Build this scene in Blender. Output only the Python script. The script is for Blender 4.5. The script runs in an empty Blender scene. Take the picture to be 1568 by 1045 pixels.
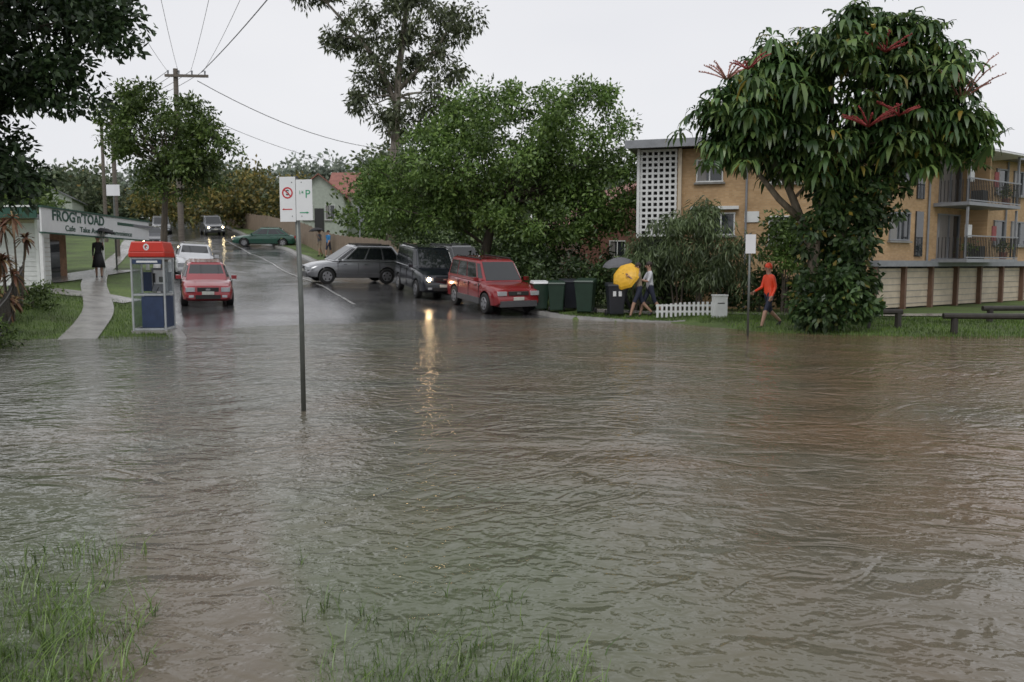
import bpy, math, random
import numpy as np
from mathutils import Vector, Matrix
rng=np.random.default_rng(7); random.seed(7)
sc=bpy.context.scene
sc.view_settings.view_transform='Standard'
sc.view_settings.look='None'
sc.view_settings.exposure=0
col=sc.collection
R=math.radians

# ---------------------------------------------------------------- materials
def newmat(name):
    m=bpy.data.materials.new(name); m.use_nodes=True
    return m,m.node_tree.nodes,m.node_tree.links,m.node_tree.nodes['Principled BSDF']
def mat(name,c,rough=.6,metal=0,var=.15,scale=4,bump=0,bscale=None,coat=0,emit=None,estr=0,stretch=None,spec=None):
    m,n,l,p=newmat(name)
    tc=n.new('ShaderNodeTexCoord')
    src=tc.outputs['Object']
    if stretch:
        mp=n.new('ShaderNodeMapping'); mp.inputs['Scale'].default_value=stretch
        l.new(src,mp.inputs[0]); src=mp.outputs[0]
    nz=n.new('ShaderNodeTexNoise'); nz.inputs['Scale'].default_value=scale; nz.inputs['Detail'].default_value=4
    nz.inputs['Roughness'].default_value=.65
    l.new(src,nz.inputs['Vector'])
    cr=n.new('ShaderNodeValToRGB')
    cr.color_ramp.elements[0].position=.3; cr.color_ramp.elements[1].position=.7
    cr.color_ramp.elements[0].color=tuple(x*(1-var) for x in c)+(1,)
    cr.color_ramp.elements[1].color=tuple(min(1,x*(1+var)) for x in c)+(1,)
    l.new(nz.outputs['Fac'],cr.inputs[0]); l.new(cr.outputs[0],p.inputs['Base Color'])
    p.inputs['Roughness'].default_value=rough; p.inputs['Metallic'].default_value=metal
    if coat: p.inputs['Coat Weight'].default_value=coat; p.inputs['Coat Roughness'].default_value=.05
    if spec is not None: p.inputs['Specular IOR Level'].default_value=spec
    if emit:
        p.inputs['Emission Color'].default_value=emit+(1,); p.inputs['Emission Strength'].default_value=estr
    if bump:
        nb=n.new('ShaderNodeTexNoise'); nb.inputs['Scale'].default_value=bscale or scale*4; nb.inputs['Detail'].default_value=2
        l.new(src,nb.inputs['Vector'])
        b=n.new('ShaderNodeBump'); b.inputs['Strength'].default_value=bump; b.inputs['Distance'].default_value=.02
        l.new(nb.outputs['Fac'],b.inputs['Height']); l.new(b.outputs[0],p.inputs['Normal'])
    return m
def leafmat(name,dark,mid,light,trans=.3,rough=.4,odd=None,k=1.35,gloss=.035):
    dark,mid,light=[tuple(min(.6,x*k) for x in c) for c in(dark,mid,light)]
    m,n,l,p=newmat(name); n.remove(p)
    g=n.new('ShaderNodeNewGeometry')
    cr=n.new('ShaderNodeValToRGB'); e=cr.color_ramp.elements
    e[0].position=0; e[0].color=dark+(1,); e[1].position=1; e[1].color=light+(1,)
    x=e.new(.5); x.color=mid+(1,)
    if odd:
        x=e.new(.965); x.color=light+(1,); e[-1].color=odd+(1,)
    l.new(g.outputs['Random Per Island'],cr.inputs[0])
    tc=n.new('ShaderNodeTexCoord'); nz=n.new('ShaderNodeTexNoise'); nz.inputs['Scale'].default_value=.8; nz.inputs['Detail'].default_value=1
    l.new(tc.outputs['Object'],nz.inputs['Vector'])
    mr=n.new('ShaderNodeMapRange'); mr.inputs[1].default_value=.3; mr.inputs[2].default_value=.7; mr.inputs[3].default_value=.5; mr.inputs[4].default_value=1.4
    l.new(nz.outputs['Fac'],mr.inputs[0])
    mx=n.new('ShaderNodeVectorMath'); mx.operation='SCALE'
    l.new(cr.outputs[0],mx.inputs[0]); l.new(mr.outputs[0],mx.inputs['Scale'])
    df=n.new('ShaderNodeBsdfDiffuse'); l.new(mx.outputs[0],df.inputs['Color'])
    t=n.new('ShaderNodeBsdfTranslucent'); l.new(mx.outputs[0],t.inputs['Color'])
    gl=n.new('ShaderNodeBsdfGlossy'); gl.inputs['Roughness'].default_value=rough; gl.inputs['Color'].default_value=(.9,.95,.9,1)
    ms=n.new('ShaderNodeMixShader'); ms.inputs[0].default_value=trans
    l.new(df.outputs[0],ms.inputs[1]); l.new(t.outputs[0],ms.inputs[2])
    m2=n.new('ShaderNodeMixShader'); m2.inputs[0].default_value=gloss; l.new(ms.outputs[0],m2.inputs[1]); l.new(gl.outputs[0],m2.inputs[2])
    l.new(m2.outputs[0],n['Material Output'].inputs['Surface'])
    return m

M={}
M['white']=mat('white_paint',(.74,.75,.74),.5,var=.08)
M['cream']=mat('cream_panel',(.54,.46,.35),.6,var=.15,scale=3)
M['dark']=mat('dark_trim',(.03,.03,.03),.5)
M['black']=mat('black_rubber',(.018,.018,.018),.6)
M['steel']=mat('galvanised_steel',(.14,.15,.14),.45,.6,scale=9)
M['grey']=mat('grey_trim',(.25,.26,.28),.5)
M['boothframe']=mat('booth_frame',(.42,.44,.45),.45)
M['concrete']=mat('wet_concrete',(.32,.31,.29),.2,var=.3,scale=1.5,bump=.3,bscale=20)
M['kerb']=mat('kerb_concrete',(.24,.235,.22),.4,var=.3,scale=2)
M['wood']=mat('weathered_wood',(.13,.11,.09),.6,var=.35,scale=3,stretch=(1,1,8))
M['fence']=mat('timber_paling',(.25,.19,.14),.7,var=.35,scale=2,stretch=(6,6,.6))
M['log']=mat('dark_log',(.035,.03,.025),.5,var=.4)
M['bark']=mat('bark',(.095,.078,.06),.8,var=.45,scale=3,bump=.8,bscale=14,stretch=(3,3,.7))
M['palebark']=mat('pale_bark',(.19,.16,.12),.7,var=.45,scale=3,bump=.6,bscale=10,stretch=(3,3,.7))
M['gumbark']=mat('gum_bark',(.22,.19,.16),.7,var=.6,scale=1.2,stretch=(2,2,.4))
M['glass']=mat('window_glass',(.03,.035,.04),.06,spec=.8,var=.3)
M['carglass']=mat('car_glass',(.015,.018,.02),.05,spec=.9)
M['roof']=mat('roof_sheet',(.2,.2,.22),.4,var=.2)
M['redroof']=mat('red_roof',(.27,.11,.085),.6,var=.25,scale=3)
M['green']=mat('shop_green',(.02,.08,.055),.45)
M['phonered']=mat('booth_red',(.56,.035,.02),.35,var=.06)
M['phoneblue']=mat('booth_blue',(.03,.05,.11),.35,var=.2)
M['skin']=mat('skin',(.42,.25,.18),.5,var=.05)
M['hair']=mat('hair',(.03,.02,.015),.6)
M['red']=mat('sign_red',(.55,.02,.03),.4,var=.03)
M['signgreen']=mat('sign_green',(.02,.30,.14),.4,var=.03)
M['signwhite']=mat('sign_white',(.76,.77,.78),.35,var=.06,scale=2)
M['lampon']=mat('headlamp_lit',(.9,.85,.7),.2,emit=(1,.68,.36),estr=75)
M['lampwarm']=mat('headlamp_dim',(.9,.85,.7),.2,emit=(1,.78,.42),estr=26)
M['lampoff']=mat('headlamp_glass',(.55,.57,.6),.08,.3)
M['tail']=mat('tail_lamp',(.4,.01,.01),.2)
M['tailon']=mat('tail_lamp_lit',(.5,.02,.02),.2,emit=(1,.05,.03),estr=4)
M['alloy']=mat('wheel_alloy',(.4,.4,.42),.3,.8)
M['plate']=mat('number_plate',(.6,.6,.55),.4)
M['bin']=mat('bin_plastic',(.02,.045,.03),.35,var=.15)
M['bindark']=mat('bin_dark',(.025,.027,.035),.35,var=.15)
M['flower']=mat('red_flower_stalk',(.26,.035,.035),.6,var=.4,scale=9)
M['flowerpale']=mat('pale_flower_stalk',(.40,.19,.16),.6,var=.4,scale=9)
def brick(name,c1,c2,mort,s=1.0):
    m,n,l,p=newmat(name)
    tc=n.new('ShaderNodeTexCoord'); mp=n.new('ShaderNodeMapping')
    mp.inputs['Rotation'].default_value=(R(90),0,0)
    l.new(tc.outputs['Object'],mp.inputs[0])
    b=n.new('ShaderNodeTexBrick'); b.inputs['Scale'].default_value=4*s
    b.inputs['Color1'].default_value=c1+(1,); b.inputs['Color2'].default_value=c2+(1,); b.inputs['Mortar'].default_value=mort+(1,)
    b.inputs['Mortar Size'].default_value=.012
    l.new(mp.outputs[0],b.inputs['Vector'])
    nz=n.new('ShaderNodeTexNoise'); nz.inputs['Scale'].default_value=.8; nz.inputs['Detail'].default_value=5
    l.new(tc.outputs['Object'],nz.inputs['Vector'])
    mr=n.new('ShaderNodeMapRange'); mr.inputs[3].default_value=.6; mr.inputs[4].default_value=1.3
    l.new(nz.outputs['Fac'],mr.inputs[0])
    mx=n.new('ShaderNodeVectorMath'); mx.operation='SCALE'
    l.new(b.outputs['Color'],mx.inputs[0]); l.new(mr.outputs[0],mx.inputs['Scale'])
    l.new(mx.outputs[0],p.inputs['Base Color']); p.inputs['Roughness'].default_value=.75
    return m
M['orangebrick']=brick('orange_brick',(.56,.37,.20),(.46,.29,.14),(.42,.34,.25))
M['redbrick']=brick('red_brick',(.24,.10,.07),(.19,.08,.055),(.2,.17,.14))

# ---------------------------------------------------------------- mesh tools
def link(o,parent=None):
    col.objects.link(o)
    if parent: o.parent=parent
    return o
def empty(name,loc=(0,0,0),rz=0,scale=1):
    e=bpy.data.objects.new(name,None); e.location=loc; e.rotation_euler=(0,0,rz); e.scale=(scale,)*3
    e.empty_display_size=.2
    return link(e)
class B:
    def __init__(s): s.v=[];s.f=[];s.m=[];s.ml=[]
    def mi(s,m):
        m=M[m] if isinstance(m,str) else m
        if m not in s.ml: s.ml.append(m)
        return s.ml.index(m)
    def add(s,vs,fs,m):
        k=len(s.v); s.v+= [tuple(x) for x in vs]; i=s.mi(m)
        for f in fs: s.f.append(tuple(k+a for a in f)); s.m.append(i)
    def box(s,c,d,m,T=None,rz=0):
        x,y,z=[a/2 for a in d]
        vs=[Vector((sx*x,sy*y,sz*z)) for sx in(-1,1) for sy in(-1,1) for sz in(-1,1)]
        if rz: Rm=Matrix.Rotation(rz,3,'Z'); vs=[Rm@v for v in vs]
        vs=[v+Vector(c) for v in vs]
        if T: vs=[T@v for v in vs]
        s.add(vs,[(0,1,3,2),(4,6,7,5),(0,4,5,1),(2,3,7,6),(0,2,6,4),(1,5,7,3)],m)
    def tube(s,pts,rad,m,n=8,cap=True):
        pts=[Vector(p) for p in pts]
        if not hasattr(rad,'__len__'): rad=[rad]*len(pts)
        vs=[];fs=[]
        ref=None
        for i,p in enumerate(pts):
            d=(pts[min(i+1,len(pts)-1)]-pts[max(i-1,0)]).normalized()
            if ref is None:
                ref=Vector((1,0,0)) if abs(d.x)<.8 else Vector((0,1,0))
            a=(ref-d*ref.dot(d)).normalized(); b=d.cross(a); ref=a
            for k in range(n):
                t=2*math.pi*k/n
                vs.append(p+(a*math.cos(t)+b*math.sin(t))*rad[i])
        for i in range(len(pts)-1):
            for k in range(n):
                k2=(k+1)%n
                fs.append((i*n+k,i*n+k2,(i+1)*n+k2,(i+1)*n+k))
        if cap:
            fs.append(tuple(range(n))[::-1]); fs.append(tuple((len(pts)-1)*n+k for k in range(n)))
        s.add(vs,fs,m)
    def ball(s,c,r,m,n=10):
        c=Vector(c); r=r if hasattr(r,'__len__') else (r,)*3
        vs=[];fs=[]
        h=n//2+1
        for i in range(h+1):
            a=math.pi*(i+.001)/(h+.002)
            for k in range(n):
                t=2*math.pi*k/n
                vs.append(c+Vector((r[0]*math.sin(a)*math.cos(t),r[1]*math.sin(a)*math.sin(t),r[2]*math.cos(a))))
        for i in range(h):
            for k in range(n):
                k2=(k+1)%n; fs.append((i*n+k,(i+1)*n+k,(i+1)*n+k2,i*n+k2))
        s.add(vs,fs,m)
    def obj(s,name,parent=None,loc=(0,0,0),rz=0,smooth=False,bevel=0,seg=2):
        me=bpy.data.meshes.new(name); me.from_pydata(s.v,[],s.f)
        for m in s.ml: me.materials.append(m)
        me.polygons.foreach_set('material_index',s.m)
        if smooth: me.polygons.foreach_set('use_smooth',[True]*len(s.f))
        me.update()
        o=bpy.data.objects.new(name,me); o.location=loc; o.rotation_euler=(0,0,rz)
        link(o,parent)
        if bevel:
            b=o.modifiers.new('bevel','BEVEL'); b.width=bevel; b.segments=seg; b.limit_method='ANGLE'
        return o
def npmesh(name,V,F,m,parent=None,smooth=False):
    me=bpy.data.meshes.new(name); V=np.asarray(V,dtype=np.float32); F=np.asarray(F,dtype=np.int32)
    me.vertices.add(len(V)); me.vertices.foreach_set('co',V.ravel())
    k=F.shape[1]
    me.loops.add(F.size); me.loops.foreach_set('vertex_index',F.ravel())
    me.polygons.add(len(F)); me.polygons.foreach_set('loop_start',np.arange(0,F.size,k,dtype=np.int32))
    me.polygons.foreach_set('loop_total',np.full(len(F),k,dtype=np.int32))
    if smooth: me.polygons.foreach_set('use_smooth',np.ones(len(F),dtype=bool))
    me.materials.append(m); me.update(calc_edges=True); me.validate()
    o=bpy.data.objects.new(name,me); return link(o,parent)

# ---------------------------------------------------------------- terrain
SX=[-60,-16,-13.6,-12.4,-11,-8,-6,-3,0,4.8,6.2,8,12,20,40]
SS=[11,12.5,15.5,18.8,19.8,20.3,21.8,23.8,24.6,24.6,22.0,20.6,20.1,19.6,19.5]
FT=[-30,-6,-2,0,2,3.5,8,14,25,43,57,80,120,250,600]
FZ=[-.45,-.40,-.12,0,.085,.16,.47,.86,1.45,2.5,3.8,5.9,9,15,16]
def hgt(x,y):
    x=np.asarray(x,dtype=float); y=np.asarray(y,dtype=float)
    s=np.interp(x,SX,SS)+.18*np.sin(x*1.7)+.12*np.sin(x*4.3+1)
    t=y-s
    F=np.interp(t,FT,FZ)
    F2=np.where(t<2,F,np.minimum(F,.10+.006*(t-2)))
    far=np.clip((y-60)/40,0,1)
    F2=F2*(1-far)+F*far
    w=np.clip((x-1)/7,0,1); w=w*w*(3-2*w)
    r=F*(1-w)+F2*w
    back=np.clip((-9-y)/6,0,1)*.9
    return r+back
def H(x,y): return float(hgt(x,y))
LK=[(-5.2,15),(-7.4,19),(-8.6,21.5),(-9.9,24),(-11.7,28),(-16.8,40),(-26.5,63),(-32.7,77),(-44,100),(-70,140)]
RK=[(5.2,24.9),(3.2,25.4),(1.7,26.4),(.9,28),(-1.9,33.5),(-7.2,42),(-18,63),(-24.8,77),(-35,100),(-60,140)]
def kx(K,y): return np.interp(y,[p[1] for p in K],[p[0] for p in K])
def RZ(x,y): return H(x,y)-.1
ground_mat,n,l,p=newmat('grass_ground')
tc=n.new('ShaderNodeTexCoord')
a=n.new('ShaderNodeTexNoise'); a.inputs['Scale'].default_value=.5; a.inputs['Detail'].default_value=5
b=n.new('ShaderNodeTexNoise'); b.inputs['Scale'].default_value=14; b.inputs['Detail'].default_value=3
l.new(tc.outputs['Object'],a.inputs['Vector']); l.new(tc.outputs['Object'],b.inputs['Vector'])
ad=n.new('ShaderNodeMath'); ad.operation='ADD'; l.new(a.outputs['Fac'],ad.inputs[0]); l.new(b.outputs['Fac'],ad.inputs[1])
cr=n.new('ShaderNodeValToRGB'); e=cr.color_ramp.elements
e[0].position=.0;e[1].position=1
e[0].color=(.055,.06,.025,1); e[1].color=(.13,.18,.045,1)
x=e.new(.5); x.color=(.08,.13,.028,1)
mr=n.new('ShaderNodeMapRange'); mr.inputs[1].default_value=.75; mr.inputs[2].default_value=1.3
l.new(ad.outputs[0],mr.inputs[0]); l.new(mr.outputs[0],cr.inputs[0]); l.new(cr.outputs[0],p.inputs['Base Color'])
p.inputs['Roughness'].default_value=.8
bm=n.new('ShaderNodeBump'); bm.inputs['Strength'].default_value=.8; bm.inputs['Distance'].default_value=.06
l.new(b.outputs['Fac'],bm.inputs['Height']); l.new(bm.outputs[0],p.inputs['Normal'])

gx=np.concatenate([np.linspace(-600,-70,22)[:-1],np.arange(-70,-30,1.0),np.arange(-30,32,.4),np.arange(32,70,1.5),np.linspace(70,600,22)])
gy=np.concatenate([np.linspace(-300,-20,10)[:-1],np.arange(-20,12,1.5),np.arange(12,60,.4),np.arange(60,140,1.0),np.linspace(140,900,26)])
X,Y=np.meshgrid(gx,gy); Z=hgt(X,Y)
inside=(X>kx(LK,Y)-.25)&(X<kx(RK,Y)+.25)&(Y>24.9)&(Y<140)
inside|=(X>kx(LK,Y)-.25)&(Y<=25.0)&(Y>12)&(X<4.6)
Z=np.where(inside,Z-.45,Z)
nx=len(gx); ny=len(gy)
I=np.arange(nx*ny).reshape(ny,nx)
F=np.stack([I[:-1,:-1],I[:-1,1:],I[1:,1:],I[1:,:-1]],-1).reshape(-1,4)
npmesh('ground',np.stack([X,Y,Z],-1).reshape(-1,3),F,ground_mat,smooth=True)

# road
road_mat,n,l,p=newmat('wet_asphalt')
tc=n.new('ShaderNodeTexCoord')
a=n.new('ShaderNodeTexNoise'); a.inputs['Scale'].default_value=.6; a.inputs['Detail'].default_value=5
b=n.new('ShaderNodeTexNoise'); b.inputs['Scale'].default_value=9; b.inputs['Detail'].default_value=5
for q in(a,b): l.new(tc.outputs['Object'],q.inputs['Vector'])
cr=n.new('ShaderNodeValToRGB'); cr.color_ramp.elements[0].color=(.045,.045,.047,1); cr.color_ramp.elements[1].color=(.085,.083,.082,1)
l.new(a.outputs['Fac'],cr.inputs[0]); l.new(cr.outputs[0],p.inputs['Base Color'])
mr=n.new('ShaderNodeMapRange'); mr.inputs[1].default_value=.38; mr.inputs[2].default_value=.62; mr.inputs[3].default_value=.05; mr.inputs[4].default_value=.24
l.new(a.outputs['Fac'],mr.inputs[0]); l.new(mr.outputs[0],p.inputs['Roughness'])
p.inputs['IOR'].default_value=1.5
bm=n.new('ShaderNodeBump'); bm.inputs['Strength'].default_value=.45; bm.inputs['Distance'].default_value=.02
l.new(b.outputs['Fac'],bm.inputs['Height']); l.new(bm.outputs[0],p.inputs['Normal'])
ys=np.concatenate([np.arange(16,60,.4),np.arange(60,140.5,1)]); nc=28
V=[]
for y in ys:
    xl=float(kx(LK,y)); xr=float(kx(RK,y)) if y>24.9 else 5.2
    xs=np.linspace(xl,xr,nc)
    V.append(np.stack([xs,np.full(nc,y),hgt(xs,np.full(nc,y))-.1],-1))
V=np.concatenate(V); I=np.arange(len(V)).reshape(len(ys),nc)
F=np.stack([I[:-1,:-1],I[:-1,1:],I[1:,1:],I[1:,:-1]],-1).reshape(-1,4)
npmesh('road',V,F,road_mat,smooth=True)

def resample(K,step=.5):
    out=[]
    for (x0,y0),(x1,y1) in zip(K[:-1],K[1:]):
        d=math.hypot(x1-x0,y1-y0); k=max(1,int(d/step))
        for i in range(k): out.append((x0+(x1-x0)*i/k,y0+(y1-y0)*i/k))
    out.append(K[-1]); return out
def smoothline(K,step=.5,it=8):
    P=resample(K,step)
    for _ in range(it):
        P=[P[0]]+[((a[0]+2*b[0]+c[0])/4,(a[1]+2*b[1]+c[1])/4) for a,b,c in zip(P[:-2],P[1:-1],P[2:])]+[P[-1]]
    return P
def strip(name,K,w0,w1,z0,z1,m,step=.5,solid=False,parent=None):
    P=smoothline(K,step); V=[];F=[]
    for i,(x,y) in enumerate(P):
        a=P[max(i-1,0)]; c=P[min(i+1,len(P)-1)]
        dx,dy=c[0]-a[0],c[1]-a[1]; d=math.hypot(dx,dy) or 1; nx_,ny_=-dy/d,dx/d
        if solid:
            pr=[(w0,z0),(w0,z1),(w1,z1),(w1,z0)]
        else: pr=[(w0,z1),((w0+w1)/2,z1),(w1,z1)]
        g=H(x,y)
        for w,z in pr:
            px,py=x+nx_*w,y+ny_*w
            V.append((px,py,(g if solid else H(px,py))+z))
    k=4 if solid else 3
    for i in range(len(P)-1):
        for j in range(k-1):
            F.append((i*k+j,i*k+j+1,(i+1)*k+j+1,(i+1)*k+j))
    return npmesh(name,V,F,m,parent)
strip('kerb',LK,0,.38,-.5,.02,M['kerb'],solid=True)
strip('kerb',RK,-.38,0,-.5,.02,M['kerb'],solid=True)
linem=mat('road_paint',(.36,.36,.35),.2,var=.5,scale=2.5)
strip('road_marking',[(-5.6,29.5),(-9.6,39),(-15.7,52),(-24,70)],-.06,.06,0,-.088,linem)
strip('footpath',[(-10.2,19.4),(-12.4,25),(-15.1,30),(-17.2,34.5),(-19.4,40),(-29,63),(-36,80)],-.42,.42,0,.035,M['concrete'])
strip('footpath',[(-16.4,27.6),(-12.4,27.2)],-.6,.6,0,.028,M['concrete'])
strip('footpath',[(-17.3,30.2),(-17.7,37.8)],-.9,1.3,0,.032,M['concrete'])
strip('footpath',[(2.4,28.2),(7,27.3),(12,26.3),(30,26.5)],-.6,.6,0,.03,M['concrete'])

# ---------------------------------------------------------------- water
wm,n,l,p=newmat('flood_water')
tc=n.new('ShaderNodeTexCoord')
def noise(scale,det,mapping=None,rot=0,dist=0,rough=.5):
    q=n.new('ShaderNodeTexNoise'); q.inputs['Scale'].default_value=scale; q.inputs['Detail'].default_value=det
    q.inputs['Distortion'].default_value=dist; q.inputs['Roughness'].default_value=rough
    src=tc.outputs['Object']
    if rot:
        r_=n.new('ShaderNodeMapping'); r_.inputs['Rotation'].default_value=(0,0,rot); l.new(src,r_.inputs[0]); src=r_.outputs[0]
    if mapping:
        mp=n.new('ShaderNodeMapping'); mp.inputs['Scale'].default_value=mapping; l.new(src,mp.inputs[0]); src=mp.outputs[0]
    l.new(src,q.inputs['Vector'])
    return q.outputs['Fac']
def mth(op,a,b=None,c=None):
    q=n.new('ShaderNodeMath'); q.operation=op
    for i,v in enumerate((a,b,c)):
        if v is None: continue
        if isinstance(v,(int,float)): q.inputs[i].default_value=v
        else: l.new(v,q.inputs[i])
    return q.outputs[0]
def mrange(v,a,b,c,d,smooth=False):
    q=n.new('ShaderNodeMapRange'); l.new(v,q.inputs[0])
    if smooth: q.interpolation_type='SMOOTHSTEP'
    for i,x_ in enumerate((a,b,c,d)): q.inputs[i+1].default_value=x_
    return q.outputs[0]
n1a=noise(1.0,2,(1.5,3.1,1),R(12),1.0)
n1b=noise(1.0,2,(1.7,3.6,1),R(-42),1.0)
n2=noise(1.0,1,(6.5,9.0,1),R(18),.6)
n3=noise(28,1)
big_n=noise(.22,1,None,0,.7)
sel=mrange(big_n,.42,.58,0,1)
pn=noise(.42,2,None,R(30),.8)
patch=mrange(pn,.36,.64,.28,1.5)
patch2=mrange(pn,.34,.62,1.3,.35)
def ridge(v): return mth('SUBTRACT',1,mth('MULTIPLY',mth('ABSOLUTE',mth('SUBTRACT',v,.5)),3.0))
mixn=mth('ADD',mth('MULTIPLY',n1a,mth('SUBTRACT',1,sel)),mth('MULTIPLY',n1b,sel))
big=mth('ADD',mth('MULTIPLY',mixn,1.8),mth('MULTIPLY',ridge(mixn),.30))
def rings(scale,freq):
    v=n.new('ShaderNodeTexVoronoi'); v.inputs['Scale'].default_value=scale; v.inputs['Randomness'].default_value=1
    v.voronoi_dimensions='2D'
    l.new(tc.outputs['Object'],v.inputs['Vector'])
    d=v.outputs['Distance']
    sp=n.new('ShaderNodeSeparateColor'); l.new(v.outputs['Color'],sp.inputs[0])
    amp=mth('MULTIPLY',mth('MAXIMUM',mth('SUBTRACT',sp.outputs[0],.3),0),2.2)
    fall=mth('MAXIMUM',mth('SUBTRACT',1,mth('MULTIPLY',d,2.6)),0)
    return mth('MULTIPLY',mth('MULTIPLY',mth('SINE',mth('MULTIPLY',d,freq)),fall),amp)
r1=rings(3.4,36); r2=rings(8.0,24)
bigs=mth('MULTIPLY',big,patch)
h=mth('ADD',mth('ADD',bigs,mth('MULTIPLY',mth('MULTIPLY',n2,patch2),.6)),mth('ADD',mth('MULTIPLY',n3,.10),mth('ADD',mth('MULTIPLY',r1,.075),mth('MULTIPLY',r2,.06))))
bm=n.new('ShaderNodeBump'); bm.inputs['Strength'].default_value=1; bm.inputs['Distance'].default_value=.034
l.new(h,bm.inputs['Height']); l.new(bm.outputs[0],p.inputs['Normal'])
sx=n.new('ShaderNodeSeparateXYZ'); l.new(tc.outputs['Object'],sx.inputs[0])
XX,YY=sx.outputs['X'],sx.outputs['Y']
cn=noise(.38,4,None,0,.6)
f=mth('ADD',mth('MULTIPLY',XX,.07),mth('MULTIPLY',mth('SUBTRACT',cn,.5),1.7))
cr=n.new('ShaderNodeValToRGB'); e=cr.color_ramp.elements
e[0].position=.0; e[0].color=(.140,.140,.114,1); e[1].position=1; e[1].color=(.172,.118,.076,1)
x=e.new(.42); x.color=(.152,.132,.100,1)
l.new(mth('ADD',f,.40),cr.inputs[0])
cc=mth('ADD',mth('ADD',XX,mth('MULTIPLY',YY,.39)),mth('MULTIPLY',mth('SUBTRACT',cn,.5),.9))
pulse=mrange(mth('ABSOLUTE',cc),.22,.78,1,0,True)
def mixc(fac,a,b):
    q=n.new('ShaderNodeMix'); q.data_type='RGBA'; l.new(fac,q.inputs[0])
    for i,v in((6,a),(7,b)):
        if isinstance(v,tuple): q.inputs[i].default_value=v+(1,)
        else: l.new(v,q.inputs[i])
    return q.outputs[2]
near=mixc(pulse,(.118,.134,.086),(.155,.132,.100))
wnear=mth('MULTIPLY',mrange(mth('ADD',YY,mth('MULTIPLY',cn,2.0)),4.8,9.0,1,0,True),mrange(mth('ADD',XX,mth('MULTIPLY',cn,1.6)),.7,2.6,1,0,True))
l.new(mixc(wnear,cr.outputs[0],near),p.inputs['Base Color'])
p.inputs['Roughness'].default_value=.06; p.inputs['IOR'].default_value=1.34
npmesh('water',[(-60,-16,0),(60,-16,0),(60,30,0),(-60,30,0)],[(0,1,2,3)],wm)

# ---------------------------------------------------------------- foliage
def unit(v): return v/np.maximum(np.linalg.norm(v,axis=-1,keepdims=True),1e-9)
def leafmesh(name,P,D,L,W,m,parent=None):
    N=len(P); D=unit(D); rnd=unit(rng.normal(size=(N,3)))
    S=unit(np.cross(D,rnd)); L=np.broadcast_to(L,(N,))[:,None]; W=np.broadcast_to(W,(N,))[:,None]
    V=np.stack([P,P+D*L*.45+S*W*.5,P+D*L,P+D*L*.45-S*W*.5],1).reshape(-1,3)
    return npmesh(name,V,np.arange(4*N).reshape(N,4),m,parent)
def clumps(ells,mind=.0,shell=.45):
    C=[]
    for cx,cy,cz,rx,ry,rz,k in ells:
        d=unit(rng.normal(size=(k,3))); r=(shell+(1-shell)*rng.random(k)**.7)[:,None]
        C.append(np.array([cx,cy,cz])+d*r*np.array([rx,ry,rz]))
    return np.concatenate(C)
def leafpts(C,cr,per,squash=.7):
    N=len(C)*per; rad=np.repeat(cr*(.5+.9*rng.random(len(C))),per)
    d=unit(rng.normal(size=(N,3))); off=d*(rng.random(N)**.45*rad)[:,None]*np.array([1,1,squash])
    return np.repeat(C,per,0)+off,d
def limbs(b,fork,C,k,r0,m,up=.3,n=5):
    idx=rng.choice(len(C),min(k,len(C)),replace=False)
    for i in idx:
        c=Vector(C[i]); fk=[Vector(f_) for f_ in fork]
        fk.sort(key=lambda f_:(f_-c).length+max(0,f_.z-c.z)*1.5+rng.random()*.6)
        f=fk[0]
        mid=f.lerp(c,.5)+Vector(((rng.random()-.5)*.5,(rng.random()-.5)*.5,-(c-f).length*.08+up*rng.random()))
        q1=f.lerp(mid,.5)+Vector(((rng.random()-.5)*.2,(rng.random()-.5)*.2,.1))
        b.tube([f,q1,mid,c],[r0,r0*.75,r0*.45,r0*.12],m,n)
def tree(name,trunk,tr,fork,ells,cr,per,lsize,lw,lm,bark='bark',nl=25,lr=.1,droop=.35,squash=.7,shell=.45,boughs=()):
    e=empty(name,(0,0,0))
    b=B(); b.tube(trunk,tr,bark,12)
    for bp_,br_ in boughs: b.tube(bp_,br_,bark,8)
    C=clumps(ells,shell=shell); limbs(b,fork,C,nl,lr,bark)
    b.obj('trunk_and_limbs',e,smooth=True)
    P,d=leafpts(C,cr,per,squash)
    D=d*.7+rng.normal(size=d.shape)*.6+np.array([0,0,-droop])
    leafmesh('crown_foliage',P,D,lsize*(.6+.8*rng.random(len(P))),lw*(.6+.8*rng.random(len(P))),lm,e)
    return e
Lmid=leafmat('leaf_bright',(.038,.068,.016),(.080,.135,.031),(.155,.225,.06),k=1.45)
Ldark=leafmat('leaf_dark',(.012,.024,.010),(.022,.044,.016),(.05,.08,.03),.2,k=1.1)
Lhedge=leafmat('leaf_hedge',(.02,.036,.013),(.04,.068,.022),(.08,.12,.04),.25,k=1.25)
Lgum=leafmat('leaf_gum',(.035,.045,.024),(.07,.085,.042),(.13,.145,.08),k=1.4)
Lst=leafmat('leaf_street',(.03,.05,.013),(.06,.098,.022),(.12,.165,.045),k=1.4)
Lumb=leafmat('leaf_umbrella',(.022,.048,.018),(.05,.098,.028),(.13,.19,.055),.22,.35,odd=(.38,.27,.05),k=1.3,gloss=.05)
Lcol=leafmat('leaf_vine',(.02,.04,.015),(.04,.077,.024),(.08,.13,.04),.2,.4,odd=(.33,.24,.04),k=1.3)
Lweep=leafmat('leaf_weeping',(.05,.075,.033),(.09,.125,.052),(.155,.20,.09),k=1.25)
Lfar=leafmat('leaf_far_haze_tint',(.07,.095,.055),(.105,.135,.075),(.165,.185,.10),odd=(.30,.21,.07),k=1.25)  # greens lightened: distance haze painted into the leaf colour
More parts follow.
